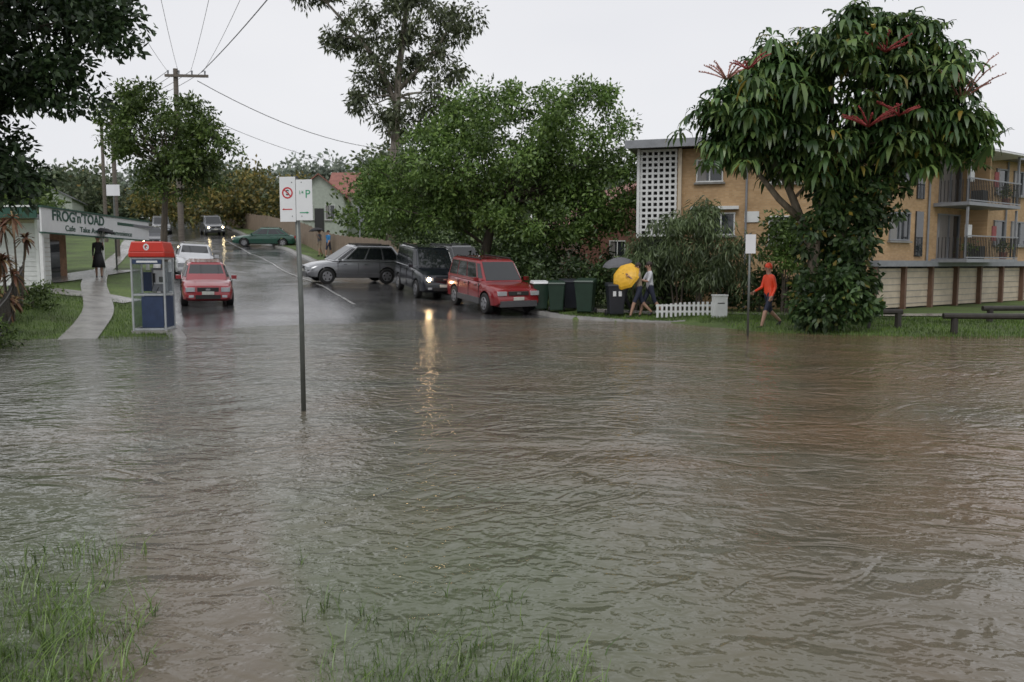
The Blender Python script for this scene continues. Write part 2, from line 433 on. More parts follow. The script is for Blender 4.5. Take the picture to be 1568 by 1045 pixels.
Lfar2=leafmat('leaf_far_haze_tint_pale',(.16,.19,.16),(.20,.23,.19),(.25,.275,.22),k=1.3)  # palest greens for the farthest row, rain haze baked into the colour
Lyel=leafmat('leaf_yellowing',(.06,.075,.03),(.14,.14,.045),(.28,.21,.06),k=1.15)
Lplant=leafmat('leaf_cordyline',(.10,.04,.03),(.20,.10,.06),(.28,.21,.10),.2,k=1.1)

g=H(-1,35)
tree('shade_tree',[(-1.2,35.4,g-.3),(-1.2,35.4,g+1.2),(-1.0,35.3,g+2.2),(-.6,35.2,4.2)],[.3,.24,.2,.14],[(-1,35.3,g+1.8),(-.8,35.2,g+2.6),(-.6,35.2,4.1)],
 [(-.3,35,6.1,3.6,3.2,2.8,92),(2.5,35,6.3,2.4,2.4,2.5,64),(-2.6,35,5.7,2.4,2.6,2.1,58),(-4.6,35.5,4.9,1.7,1.8,1.5,34),(4.1,34.4,5.0,1.6,1.8,1.6,36),(.8,34.5,3.5,4.2,2.6,1.0,66),(.9,35,8.4,1.6,1.3,.7,15),(-1.6,35,8.0,1.0,1.0,1.0,12),(3.1,35,8.4,.9,.8,.9,10),(-5.6,36.5,4.1,1.2,1.4,1.2,18)],
 .68,150,.18,.085,Lmid,nl=60,lr=.08,shell=.6)
g=H(-8,60)
tree('eucalyptus_tree',[(-8.6,60,g-.3),(-8.4,60,9),(-8.0,60,15),(-7.2,60,21),(-7,60,24)],[.45,.32,.24,.16,.08],[(-8.4,60,10),(-8.1,60,13.5),(-7.7,60,17),(-7.3,60,20),(-7.1,60,22.5),(-10.6,60,17.4),(-12.9,60,19.9),(-5.4,60,16.6),(-4.4,60,18.3)],
 [(-6.8,60,19,2.8,2.4,2.0,34),(-8.9,60,15.4,2.1,2,1.7,20),(-5.2,60,15.8,1.9,2,1.6,18),(-10.6,60,18.2,1.6,1.7,1.7,15),(-7.7,60,12.0,2.2,1.8,1.3,22),(-14.2,60,20.8,2.4,1.5,.8,18),(-3.7,60,18.8,1.3,1.4,1.4,11),(-7.5,60,23.4,4.5,3,2.2,40),(-5.2,60,12.9,1.2,1.2,.9,9),(-10.6,60,13.4,1.0,1,1.0,7),(-12.2,60,17.6,.7,.8,1.2,7)],
 .85,80,.40,.14,Lgum,bark='gumbark',nl=90,lr=.08,droop=.9,squash=.85,
 boughs=[([(-8.2,60,13),(-9.4,60,15.8),(-10.6,60,17.4),(-11.9,60,18.8),(-12.9,60,19.9),(-14.4,60,20.8)],[.2,.16,.13,.1,.08,.03]),([(-8.0,60,14),(-6.6,60,15.4),(-5.4,60,16.6),(-4.4,60,18.3),(-3.6,60,19.6)],[.18,.15,.12,.08,.03])])
g=H(-10.7,25.5)
tree('street_tree',[(-10.7,25.6,g-.2),(-10.65,25.6,2.6),(-10.55,25.6,4.0),(-10.4,25.6,5.2)],[.13,.10,.08,.04],[(-10.65,25.6,3.0),(-10.6,25.6,3.8),(-10.45,25.6,4.6)],
 [(-10.6,25.6,5.5,1.6,1.4,1.15,64),(-11.6,25.6,5.9,.8,.9,1.0,20),(-9.3,25.6,5.4,.8,.9,.9,26),(-10.1,25.6,4.3,1.3,1.1,.5,28),(-11.2,25.6,6.9,.5,.6,.5,8),(-9.6,25.6,6.4,.5,.5,.5,7)],
 .38,100,.14,.065,Lst,nl=35,lr=.04,shell=.5)
g=H(-13,13.5)
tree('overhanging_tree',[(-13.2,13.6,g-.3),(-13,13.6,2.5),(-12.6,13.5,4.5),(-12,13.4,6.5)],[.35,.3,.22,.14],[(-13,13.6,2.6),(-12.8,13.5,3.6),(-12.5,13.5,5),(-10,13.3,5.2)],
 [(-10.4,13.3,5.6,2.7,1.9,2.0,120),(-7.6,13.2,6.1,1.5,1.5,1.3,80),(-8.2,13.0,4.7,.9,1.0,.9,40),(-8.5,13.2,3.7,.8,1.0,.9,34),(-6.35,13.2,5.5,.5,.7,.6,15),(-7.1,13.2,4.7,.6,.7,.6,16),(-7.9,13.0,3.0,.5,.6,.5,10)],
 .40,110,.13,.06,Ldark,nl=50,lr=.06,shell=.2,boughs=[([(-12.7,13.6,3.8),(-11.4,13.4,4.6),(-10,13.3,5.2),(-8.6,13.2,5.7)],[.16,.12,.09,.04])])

# umbrella tree on the right
ut=empty('umbrella_tree')
b=B()
bx,by=8.0,21.5; g=-.1
b.tube([(bx,by,g-.3),(bx-.1,by,.8),(bx-.3,by,2.2),(bx-.8,by,3.4),(bx-1.4,by,4.7)],[.24,.16,.13,.10,.06],'palebark',10)
b.tube([(bx-.5,by,2.8),(bx-1.2,by-.1,3.4),(bx-2.0,by,4.4)],[.09,.08,.05],'palebark',10)
b.tube([(bx+.25,by+.1,g-.3),(bx+.35,by,1.2),(bx+.5,by,3),(bx+.9,by,4.9),(bx+1.2,by,6.6)],[.2,.14,.11,.09,.05],'palebark',10)
b.tube([(bx-.25,by+.1,g-.3),(bx-.3,by,1.2),(bx-.1,by,3),(bx+.1,by,4.6),(bx+.1,by,6.6)],[.18,.12,.1,.08,.04],'palebark',10)
b.tube([(bx+.4,by,2.6),(bx+1.4,by,3.7),(bx+2.3,by,4.6)],[.09,.07,.05],'palebark',8)
EL=[(8.3,21.5,6.2,2.5,1.9,1.3,80),(6.3,21.5,5.5,1.5,1.3,.9,42),(10.2,21.5,5.0,1.5,1.2,.7,36),(8.4,21.3,4.5,1.9,1.5,.6,40),(9.2,21.5,7.4,1.4,1.0,.6,24),(7.0,21.5,6.8,1.0,.9,.5,14),(10.6,21.5,6.3,.8,.8,.7,12),(11.4,21.5,4.9,.6,.6,.4,7),(5.9,21.2,4.8,.9,.9,.4,14)]
C=clumps(EL,shell=.6)
limbs(b,[(bx-1.3,by,4.5),(bx+.8,by,4.8),(bx+.1,by,4.5),(bx+2.2,by,4.5),(bx-.8,by,3.4),(bx-1.9,by,4.3),(bx+1.1,by,6.2)],C,95,.045,'palebark')
b.obj('trunks_and_limbs',ut,smooth=True)
def whorls(name,C,per,jit,size,m,parent):
    N=len(C)*per
    P=np.repeat(C,per,0)+rng.normal(size=(N,3))*jit
    k=11; Q=np.repeat(P,k,0); T=len(Q)
    phi=(np.tile(np.arange(k),N)*2*np.pi/k+np.repeat(rng.random(N)*6.28,k)+rng.normal(size=T)*.12)
    s=np.repeat(size*(.65+.7*rng.random(N)),k)*(.85+.3*rng.random(T))
    dr=np.repeat(.35+.75*rng.random(N),k)+rng.normal(size=T)*.1
    tilt=np.repeat(rng.normal(size=(N,2))*.3,k,0)
    o=np.stack([np.cos(phi),np.sin(phi),np.zeros(T)],-1)
    o[:,2]=(o[:,:2]*tilt).sum(1)
    sd=np.stack([-np.sin(phi),np.cos(phi),np.zeros(T)],-1)
    up=np.array([0,0,1.])
    V=[]
    for a_,dz,w in[(.08,.02,.02),(.5,.06,.105),(.88,-.28,.125),(1.02,-.8,.02)]:
        dd=(dz*s) if dz>0 else dz*dr*s
        c=Q+o*(a_*s)[:,None]+up*dd[:,None]
        V.append(c+sd*(w*s)[:,None]); V.append(c-sd*(w*s)[:,None])
    V=np.stack(V,1).reshape(-1,3)
    base=np.arange(T)[:,None]*8
    F=np.concatenate([base+np.array([[0,1,3,2]]),base+np.array([[2,3,5,4]]),base+np.array([[4,5,7,6]])],1).reshape(-1,4)
    return npmesh(name,V,F,m,parent)
whorls('crown_foliage',C,6,.23,.34,Lumb,ut)
C2=clumps([(8.4,21.4,2.6,1.15,.9,1.0,54),(8.25,21.3,1.2,.85,.7,.9,54),(7.85,21.3,.6,.75,.6,.55,36),(8.9,21.3,3.5,1.2,1,.6,30),(8.9,21.3,.9,.6,.5,.6,18)],shell=.35)
P,d=leafpts(C2,.3,62,.9)
leafmesh('vine_foliage',P,d*.6+rng.normal(size=d.shape)*.4+np.array([0,0,-.6]),.19*(.6+.8*rng.random(len(P))),.10,Lcol,ut)
b=B()
def spray(c,k,r,m,upz=.4):
    for i in range(k):
        a=i*6.28/k+random.random()*.5; rr=r*(.7+.5*random.random())
        o=Vector((math.cos(a),math.sin(a)*.8,0)); c_=Vector(c)
        z=upz*(.5+random.random())
        pts=[c_,c_+o*rr*.4+Vector((0,0,rr*z*.6)),c_+o*rr*.75+Vector((0,0,rr*z)),c_+o*rr+Vector((0,0,rr*z*1.15))]
        b.tube(pts,[.016,.018,.016,.007],m,5)
        for t in range(9):
            u=.3+.7*t/8; j=min(int(u*3),2); q=pts[j].lerp(pts[j+1],u*3-j)
            b.ball(q+Vector((random.uniform(-.02,.02),random.uniform(-.02,.02),.015)),.019,m,5)
spray((8.2,19.5,4.9),13,.78,'flower'); spray((8.9,19.5,5.15),9,.5,'flower')
spray((5.2,20.6,6.2),11,.7,'flowerpale',.6)
spray((8.75,20.0,6.7),10,.6,'flower',.4)
spray((10.9,20.6,5.7),12,.85,'flowerpale',.7); spray((5.6,20.2,6.35),6,.5,'flower')
b.obj('flower_stalks',ut,smooth=True)

def shrub(name,ells,cr,per,ls,lw,m,droop=.2):
    e=empty(name)
    C=clumps(ells,shell=.35)
    b=B()
    for q in ells:
        g=H(q[0],q[1])
        for k in range(4):
            b.tube([(q[0]+random.uniform(-.2,.2),q[1],g-.1),(q[0]+random.uniform(-.5,.5)*q[3],q[1],q[2])],[.04,.015],'bark',5)
    b.obj('stems',e)
    P,d=leafpts(C,cr,per,.8)
    leafmesh('foliage',P,d*.6+rng.normal(size=d.shape)*.5+np.array([0,0,-droop]),ls*(.6+.8*rng.random(len(P))),lw,m,e)
shrub('weeping_shrub',[(5.6,28.2,2.4,1.2,.8,1.2,44),(7.1,28.0,1.9,1.2,.8,1.1,40),(4.3,28.4,1.7,.8,.7,1.0,26),(6.4,28.2,3.3,.7,.6,.6,10)],.44,105,.26,.038,Lweep,1.2)
shrub('hedge',[(2.2,29.6,1.2,1.8,.8,1.0,44),(5.5,29.3,.9,2,.8,.8,40),(.2,32.5,1.5,1.6,.9,1.1,38),(8.4,28.3,.9,1.4,.7,.7,30),(10.8,27.6,.8,1.3,.6,.7,26)],.44,90,.16,.08,Lhedge)
shrub('shrub',[(1.5,36,1.9,3.4,1.2,1.6,70)],.5,80,.18,.09,Lhedge)
shrub('shrub',[(9.0,27.6,2.5,.7,.6,1.0,26)],.38,90,.16,.08,Lmid)
shrub('shrub',[(10.4,27.2,1.2,.7,.6,1.1,26)],.38,90,.16,.08,Lmid)
shrub('shrub',[(-4.0,43.8,2.4,2.2,1,1.3,40),(-1,43,3,3,1,2,50)],.6,70,.22,.12,Lhedge)
shrub('roadside_tree',[(-5.6,46,4.6,1.8,1.6,2.0,60),(-7.6,52,5.8,2.0,1.6,2.0,60)],.6,90,.22,.11,Lst)
def mass(name,rows,m,ls=.6,lw=.36,per=34,cr=1.7):
    ells=[]
    for x,y,top,w in rows:
        g=H(x,y); ells.append((x,y,(g+top)/2+.3,w,w*.7,(top-g)/2,int(10+w*9)))
    C=clumps(ells,shell=.4); P,d=leafpts(C,cr,per,.8)
    leafmesh(name,P,d*.6+rng.normal(size=d.shape)*.5,ls*(.6+.8*rng.random(len(P))),lw,m)
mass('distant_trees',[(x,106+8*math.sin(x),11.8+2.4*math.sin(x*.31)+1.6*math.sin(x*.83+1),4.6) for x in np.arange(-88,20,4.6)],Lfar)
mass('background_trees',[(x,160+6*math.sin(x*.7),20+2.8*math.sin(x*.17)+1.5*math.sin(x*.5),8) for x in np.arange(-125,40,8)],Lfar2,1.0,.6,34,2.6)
mass('distant_trees',[(-30,86,9.8,3),(-26.5,88,11.6,3.4),(-34,90,10.6,3.4),(-22,87,10.5,3),(-38.5,92,10.4,3)],Lyel,.45,.26,44,1.3)
mass('roadside_trees',[(-11.5,68,10.0,2.6),(-8,62,8.6,3)],Lst,.4,.22,50,1.2)
mass('roadside_trees',[(-26,43,6.8,2.2),(-32,50,8.2,2.8),(-37,60,9,3.2),(-42,70,9.6,3.5),(-47,80,10.4,4)],Lst,.35,.2,60,1.1)

def blades(name,P,hh,w,m,lean=.35):
    N=len(P); a=rng.random(N)*6.28; o=np.stack([np.cos(a),np.sin(a),np.zeros(N)],-1)
    sd=np.stack([-np.sin(a+rng.random(N)),np.cos(a),np.zeros(N)],-1)
    hh=(hh*(.5+rng.random(N)))[:,None]; ln=(lean*(.2+rng.random(N)))[:,None]; up=np.array([0,0,1.])
    V=[]
    for t,ww in((0,1),(.5,.8),(1,.05)):
        c=P+up*hh*t*(1-.15*t)+o*hh*ln*t*t*1.3
        V+= [c+sd*w*ww*.5,c-sd*w*ww*.5]
    V=np.stack(V,1).reshape(-1,3); base=np.arange(N)[:,None]*6
    F=np.concatenate([base+np.array([[0,1,3,2]]),base+np.array([[2,3,5,4]])],1).reshape(-1,4)
    return npmesh(name,V,F,m)
Lgr=leafmat('grass_blade',(.04,.075,.014),(.075,.13,.022),(.14,.21,.04),.3,.45,k=1.25)
Lgr2=leafmat('wet_grass_blade',(.04,.068,.016),(.078,.13,.028),(.15,.22,.05),.3,.4,k=1.4,gloss=.05)
def gpts(x0,x1,y0,y1,k):
    P=np.stack([rng.uniform(x0,x1,k),rng.uniform(y0,y1,k)],-1)
    z=hgt(P[:,0],P[:,1]); ok=z>-.07
    ok&=~((P[:,0]>kx(LK,P[:,1])-.3)&(P[:,0]<kx(RK,P[:,1])+.3))
    fx=np.interp(P[:,1],[19.4,25,30,34.5,40],[-10.2,-12.4,-15.1,-17.2,-19.4]); ok&=abs(P[:,0]-fx)>.47
    P=P[ok]; z=z[ok]
    return np.column_stack([P,z])
g1=np.concatenate([gpts(-16,-8,14.5,27,26000),gpts(6,26,19.3,25.3,26000),gpts(1,9,24,27.5,9000)])
blades('verge_grass',g1,.09,.012,Lgr)
def tufts(spec):
    out=[]
    for x0,x1,y0,y1,k,per,sp in spec:
        c=np.stack([rng.uniform(x0,x1,k),rng.uniform(y0,y1,k)],-1)
        q=np.repeat(c,per,0)+rng.normal(size=(k*per,2))*sp
        out.append(q)
    q=np.concatenate(out); return np.column_stack([q,np.full(len(q),-.04)])
q=tufts([(-2.7,-1.78,2.9,4.1,120,9,.04),(-2.9,-2.2,3.9,4.9,48,8,.045),(-2.4,-1.62,2.9,3.6,40,10,.04)])
blades('emergent_grass',q,.16,.0075,Lgr2,.6)
q=tufts([(-.85,.35,3.0,3.7,115,6,.04),(-.6,.25,3.0,3.45,80,9,.04),(-1.0,.1,3.7,4.3,32,5,.035),(-1.3,-.9,3.9,4.9,8,4,.03)])
blades('emergent_grass',q,.115,.0065,Lgr2,.6)

# ---------------------------------------------------------------- cars
def paint(name,c,rough=.28,metal=.2): return mat(name,c,rough,metal,var=.05,coat=1)
def car(name,x,y,head,L,W,Ht,pm_,kind='suv',lights='lampoff',tail='tail',onroad=True,extra=None,lower=None):
    e=empty(name,(x,y,(RZ(x,y) if onroad else H(x,y))),head)
    dx,dy=math.cos(head),math.sin(head)
    sl=(H(x+dx*1.3,y+dy*1.3)-H(x-dx*1.3,y-dy*1.3))/2.6
    lx,ly=-dy,dx; rl=(H(x+lx*.7,y+ly*.7)-H(x-lx*.7,y-ly*.7))/1.4
    e.rotation_euler=(math.atan(rl)*.9,-math.atan(sl),head)
    suv=kind in('suv','wagon')
    z0=.27 if suv else .2; wr=.35 if suv else .31
    bt=Ht*(.60 if suv else .63)
    w=W/2
    if kind=='sedan': st=[(0,.62,.84),(.015,.88,.92),(.06,.97,.96),(.18,.99,1),(.45,1,1),(.70,.98,1),(.80,.93,.99),(.92,.83,.95),(.975,.74,.88),(1,.55,.80)]
    elif kind=='wagon': st=[(0,.66,.86),(.012,.88,.93),(.05,1,.97),(.3,1,1),(.55,1,1),(.68,.985,1),(.79,.93,.98),(.90,.84,.94),(.965,.74,.87),(1,.52,.76)]
    else: st=[(0,.70,.88),(.012,.93,.94),(.05,1,.97),(.3,1,1),(.55,1,1),(.70,.985,1),(.80,.96,.99),(.92,.90,.95),(.975,.82,.89),(1,.60,.82)]
    vs=[];fs=[]
    for fx,zt,wf in st:
        X_=(fx-.5)*L; ww=w*wf; zt=bt*zt; zb=z0+(.10 if fx in(0,1) else .03 if fx<.02 or fx>.97 else 0)
        zt=max(zt,zb+.2)
        ring=[(ww*.80,zb),(ww*.97,zb+.06),(ww,zb+(zt-zb)*.45),(ww*.985,zb+(zt-zb)*.75),(ww*.93,zt-.04),(ww*.84,zt),(ww*.4,zt+.018)]
        ring=ring+[(-a_,c_) for a_,c_ in ring[::-1]]
        for a_,c_ in ring: vs.append((X_,a_,c_))
    k=14
    for i in range(len(st)-1):
        for j in range(k):
            j2=(j+1)%k; fs.append((i*k+j,(i+1)*k+j,(i+1)*k+j2,i*k+j2))
    fs.append(tuple(range(k))); fs.append(tuple(((len(st)-1)*k+j) for j in range(k))[::-1])
    b=B(); b.add(vs,fs,pm_); body=b.obj('body',e,smooth=True)
    body.data.materials.append(M['black'])
    wx=(.5-.19)*L; wx2=(.5-.20)*L
    for sx_ in(-wx2,wx):
        cb=B(); cb.tube([(sx_,-w*1.2,wr+.01),(sx_,w*1.2,wr+.01)],wr+.065,'black',20); co=cb.obj('arch_cut')
        co.parent=e
        md=body.modifiers.new('b','BOOLEAN'); md.operation='DIFFERENCE'; md.object=co; md.solver='EXACT'
        try: md.material_mode='TRANSFER'
        except Exception: pass
        bpy.context.view_layer.update()
        dg=bpy.context.evaluated_depsgraph_get(); nm=bpy.data.meshes.new_from_object(body.evaluated_get(dg))
        body.modifiers.clear()
        if len(nm.polygons)>20: body.data=nm
        bpy.data.objects.remove(co)
    try:
        body.data.set_sharp_from_angle(angle=R(38))
    except Exception: pass
    if kind=='sedan': gb=(.09,.735); gt=(.25,.56)
    elif kind=='hatch': gb=(.02,.76); gt=(.10,.55)
    elif kind=='wagon': gb=(.015,.74); gt=(.12,.53)
    else: gb=(.012,.735); gt=(.05,.60)
    zr=Ht; wb=w*.92; wt=w*(.78 if kind=='suv' else .72)
    def q(fx): return (fx-.5)*L
    zb=bt-.02
    ring0=[(q(gb[0]),wb*.96),(q(gb[0])+.1,wb),(q(gb[1])-.35,wb),(q(gb[1]),wb*.85)]
    ring1=[(q(gt[0]),wt*.94),(q(gt[0])+.1,wt),(q(gt[1])-.18,wt),(q(gt[1]),wt*.88)]
    vs=[];
    for rg,z in((ring0,zb),(ring1,zr-.06)):
        for X_,Y_ in rg: vs.append((X_,Y_,z))
        for X_,Y_ in rg[::-1]: vs.append((X_,-Y_,z))
    cx=(q(gt[0])+q(gt[1]))/2
    for X_,Y_ in ring1: vs.append((cx+(X_-cx)*.90,Y_*.82,zr))
    for X_,Y_ in ring1[::-1]: vs.append((cx+(X_-cx)*.90,-Y_*.82,zr))
    fs=[]
    for r_ in(0,8):
        for j in range(8): j2=(j+1)%8; fs.append((r_+j,r_+8+j,r_+8+j2,r_+j2))
    fs.append(tuple(range(16,24))); fs.append(tuple(range(8))[::-1])
    b=B(); b.add(vs,fs,pm_); b.obj('cabin',e,smooth=False,bevel=.02)
    b=B()
    def panel(A,Bp,C_,D_,u0,u1,v0,v1,off=.012):
        A,Bp,C_,D_=map(Vector,(A,Bp,C_,D_))
        def bl(u,v): return A.lerp(Bp,u).lerp(D_.lerp(C_,u),v)
        P_=[bl(u0,v0),bl(u1,v0),bl(u1,v1),bl(u0,v1)]
        nn=(P_[1]-P_[0]).cross(P_[3]-P_[0]).normalized()
        cc=sum(P_,Vector())/4-Vector((0,0,(zb+zr)/2)); cc.z=0
        if nn.dot(cc)<0: nn=-nn
        T=[p_+nn*off for p_ in P_]; U=[p_-nn*.03 for p_ in P_]
        b.add(T+U,[(0,1,2,3),(4,5,6,7),(0,1,5,4),(1,2,6,5),(2,3,7,6),(3,0,4,7)],'carglass')
    v=vs
    for sgn in(0,1):
        if sgn==0: A_,B_,C_,D_=v[1],v[2],v[10],v[9]
        else: A_,B_,C_,D_=v[6],v[5],v[13],v[14]
        cuts=[(.03,.30),(.33,.63),(.66,.97)] if suv else [(.04,.20),(.23,.59),(.63,.97)]
        for c0,c1 in cuts: panel(A_,B_,C_,D_,c0,c1,.14,.90)
        if sgn==0: panel(v[2],v[3],v[11],v[10],.10,.75,.16,.88)
        else: panel(v[5],v[4],v[12],v[13],.10,.75,.16,.88)
    panel(v[3],v[4],v[12],v[11],.03,.97,.06,.95)
    panel(v[0],v[7],v[15],v[8],.08,.92,.2,.9)
    b.obj('windows',e)
    b=B(); xf=L/2; hz=z0+(bt*.82-z0)*(.80 if kind!='wagon' else .72)
    lit=lights in('lampon','lampwarm')
    for s_ in(-1,1):
        b.box((xf-.075,s_*w*.66,hz),(.20,w*.34,.14),'lampoff' if lit else lights)
        if lit: b.tube([(xf-.02,s_*w*.68,hz),(xf+.035,s_*w*.68,hz)],.075,lights,12)
        b.box((-xf+.06,s_*w*.74,bt*.80 if not suv else bt*.9),(.16,w*.20,.30 if suv else .16),tail)
        b.box((q(gb[1])-.22,s_*(w+.06),bt+.06),(.12,.17,.13),pm_)
        b.box((xf-.03,s_*w*.62,z0+.19),(.10,.16,.08),'lampoff')
        for xx in(-.08,.13): b.box((xx*L,s_*(w*.993),bt*.86),(.14,.03,.025),'dark')
        for xx in(-.22,.0,.205): b.box((xx*L,s_*(w*.985),bt*.62),(.012,.04,bt*.62),'dark')
    b.box((xf-.03,0,hz),(.10,w*.80,.13),'dark')
    b.box((xf+.0,0,hz+.002),(.06,.14,.06),'alloy')
    b.box((xf-.02,0,z0+.17),(.09,w*.95,.13),'dark')
    b.box((xf+.015,0,z0+.30),(.05,.38,.11),'plate')
    b.box((-xf-.005,0,bt*.62),(.04,.38,.11),'plate')
    b.box((-xf+.01,0,z0+.18),(.1,w*1.5,.12),'dark')
    if suv:
        for s_ in(-1,1):
            b.tube([(q(gt[0])+.15,s_*wt*.82,zr+.03),(q(gt[1])-.1,s_*wt*.82,zr+.03)],.022,'dark',6)
            b.box((q(gt[0])+.2,s_*wt*.82,zr+.0),(.05,.04,.07),'dark'); b.box((q(gt[1])-.15,s_*wt*.82,zr+.0),(.05,.04,.07),'dark')
    if lower:
        for s_ in(-1,1): b.box((0,s_*(w-.01),z0+.13),(L*.44,.06,.2),lower)
        b.box((xf-.03,0,z0+.13),(.14,w*1.5,.2),lower); 
        b.box((-xf+.05,0,z0+.15),(.16,w*1.7,.2),lower)
    b.obj('trim_and_lamps',e,bevel=.015)
    for i,(sx_,s_) in enumerate(((-wx2,-1),(-wx2,1),(wx,-1),(wx,1))):
        b=B(); yy=s_*(w-.11)
        b.tube([(sx_,yy-.11,wr),(sx_,yy-.085,wr),(sx_,yy+.085,wr),(sx_,yy+.11,wr)],[wr-.03,wr,wr,wr-.03],'black',22)
        yo=yy+s_*.112
        b.tube([(sx_,yo-s_*.01,wr),(sx_,yo+s_*.008,wr)],[wr*.64,wr*.60],'alloy',18)
        for a_ in range(5):
            t=a_*2*math.pi/5+.3
            b.tube([(sx_+math.cos(t)*wr*.42,yo+s_*.001,wr+math.sin(t)*wr*.42),(sx_+math.cos(t)*wr*.42,yo+s_*.012,wr+math.sin(t)*wr*.42)],wr*.12,'dark',8)
        b.obj('wheel_%d'%(i+1),e)
    return e
Pred=paint('paint_dark_red',(.27,.014,.018)); Pred2=paint('paint_red',(.36,.02,.03)); Pblk=paint('paint_navy_black',(.012,.015,.022))
Psil=paint('paint_silver',(.26,.265,.28),.25,.6); Pgrn=paint('paint_green',(.01,.07,.045)); Pwht=paint('paint_white',(.55,.56,.58)); Pgry=paint('paint_grey',(.12,.125,.13))
dgrey=mat('bumper_grey',(.09,.09,.095),.5)
car('parked_suv',-.75,29.6,R(-64),4.4,1.80,1.76,Pred,'suv',lower=dgrey)
car('suv',-3.45,34.0,R(-68),4.5,1.86,1.92,Pblk,'suv',lights='lampon')
car('station_wagon',-7.3,38.0,R(208),4.5,1.82,1.72,Psil,'wagon',lower=dgrey)
car('parked_car',-10.75,29.2,R(-68),4.0,1.66,1.38,Pred2,'hatch')
car('parked_car',-14.5,38,R(-68),4.3,1.7,1.42,Pwht,'hatch')
car('sedan',-18.6,63,R(190),4.55,1.76,1.42,Pgrn,'sedan',lights='lampwarm')
car('suv',-27.9,78,R(-62),4.4,1.8,1.75,Pgry,'suv',lights='lampwarm')
car('parked_car',-26.2,61,R(-66),4.4,1.75,1.5,Pblk,'hatch',tail='tailon',lights='lampwarm')
car('parked_car',-33.5,80,R(-66),4.4,1.75,1.6,Pgry,'suv')
car('parked_car',-2.6,40.2,R(-58),4.4,1.75,1.7,Pgry,'suv',onroad=False)

# ---------------------------------------------------------------- signs, poles
def text(body,size,m,parent,loc,rot,ext=.004,name='lettering',sx=1,bold=.0):
    c=bpy.data.curves.new(name,'FONT'); c.body=body; c.size=size; c.extrude=ext; c.align_x='CENTER'; c.align_y='CENTER'; c.offset=bold
    o=bpy.data.objects.new(name,c); c.materials.append(M[m]); link(o,parent); o.location=loc; o.rotation_euler=rot; o.scale=(sx,1,1)
    return o
e=empty('parking_sign',(-2.5,9.85,-.35),R(-9))
b=B(); b.tube([(0.0,0,-.1),(.0,0,1.6),(-.03,0,3.1)],.029,'steel',12)
b.box((-.03,-.036,2.72),(.06,.02,.03),'steel'); b.box((-.03,-.036,3.0),(.06,.02,.03),'steel'); b.ball((-.03,0,3.1),.03,'dark',8)
b.obj('pole',e,smooth=True)
b=B(); b.box((-.115,-.05,2.855),(.195,.006,.52),'signwhite'); b.box((.09,-.055,2.845),(.20,.006,.47),'signwhite')
b.obj('panels',e,bevel=.002)
b=B()
def ringmesh(b,c,r0,r1,m,n=32,y=-.0575):
    vs=[];fs=[]
    for k in range(n):
        t=2*math.pi*k/n
        for r_ in(r0,r1): vs.append((c[0]+r_*math.cos(t),y,c[1]+r_*math.sin(t)))
    for k in range(n):
        a_=2*k; b_=2*((k+1)%n); fs.append((a_,a_+1,b_+1,b_))
    b.add(vs,fs,m)
ringmesh(b,(-.115,2.93),.05,.066,'red',y=-.0565)
def bar(b,x0,z0,x1,z1,w,m,y):
    d=Vector((x1-x0,z1-z0)).normalized(); nx_,nz_=-d.y*w/2,d.x*w/2
    b.add([(x0+nx_,y,z0+nz_),(x1+nx_,y,z1+nz_),(x1-nx_,y,z1-nz_),(x0-nx_,y,z0-nz_)],[(0,1,2,3)],m)
bar(b,-.15,2.965,-.08,2.895,.013,'red',-.058)
bar(b,-.17,2.74,-.06,2.74,.010,'red',-.0565); 
b.add([(-.185,-.0565,2.74),(-.16,-.0565,2.752),(-.16,-.0565,2.728)],[(0,1,2)],'red')
bar(b,.035,2.70,.12,2.70,.010,'signgreen',-.0615); b.add([(.15,-.0615,2.70),(.12,-.0615,2.713),(.12,-.0615,2.687)],[(0,1,2)],'signgreen')
for pz in(2.66,3.05):
    b.ball((-.06,-.056,pz),.006,'dark',6); b.ball((.06,-.06,pz),.006,'dark',6)
b.obj('symbols',e)
text('S',.085,'dark',e,(-.115,-.0555,2.93),(R(90),0,0),.0005,bold=.002)
text('P',.13,'signgreen',e,(.135,-.0595,2.91),(R(90),0,0),.0005)
text('1/4',.06,'signgreen',e,(.055,-.0595,2.93),(R(90),0,0),.0005,sx=.8)

e=empty('traffic_sign',(5.78,20.3,-.2),R(8))
b=B(); b.tube([(0,0,-.2),(0,0,2.7)],.03,'steel',10); b.obj('pole',e,smooth=True)
b=B(); b.box((0,-.04,2.44),(.26,.006,.46),'signwhite'); b.box((0,-.034,2.44),(.05,.008,.4),'steel'); b.obj('panel',e,bevel=.002)

def power_pole(x,y,top,arm_ang,name='power_pole'):
    g=H(x,y); e=empty(name,(x,y,g),0); h=top-g
    b=B(); b.tube([(0,0,-.3),(0,0,h)],[.15,.11],'wood',12); 
    T=Matrix.Rotation(arm_ang,4,'Z')
    for zz,wd,cx_ in((h-.35,2.0,.55),):
        b.box((cx_,-.16,zz),(wd,.1,.12),'wood',T)
        for k in(-.3,.2,.8,1.4):
            p_=T@Vector((k,-.16,zz+.06)); b.tube([p_,p_+Vector((0,0,.18))],[.035,.05],'grey',8)
    b.tube([(0,0,h-1.6),(.6,-.05,h-1.3)],.03,'grey',6)
    b.obj('post_and_crossarms',e)
    return e
power_pole(-16.0,40.5,11.0,R(5)); power_pole(-23.6,50,11.3,R(10)); power_pole(-32,66,13,R(10))
b=B()
def wire(p0,p1,sag,r=.012):
    p0=Vector(p0);p1=Vector(p1)
    b.tube([p0.lerp(p1,t/16)+Vector((0,0,-4*sag*(t/16)*(1-t/16))) for t in range(17)],r,'dark',5)
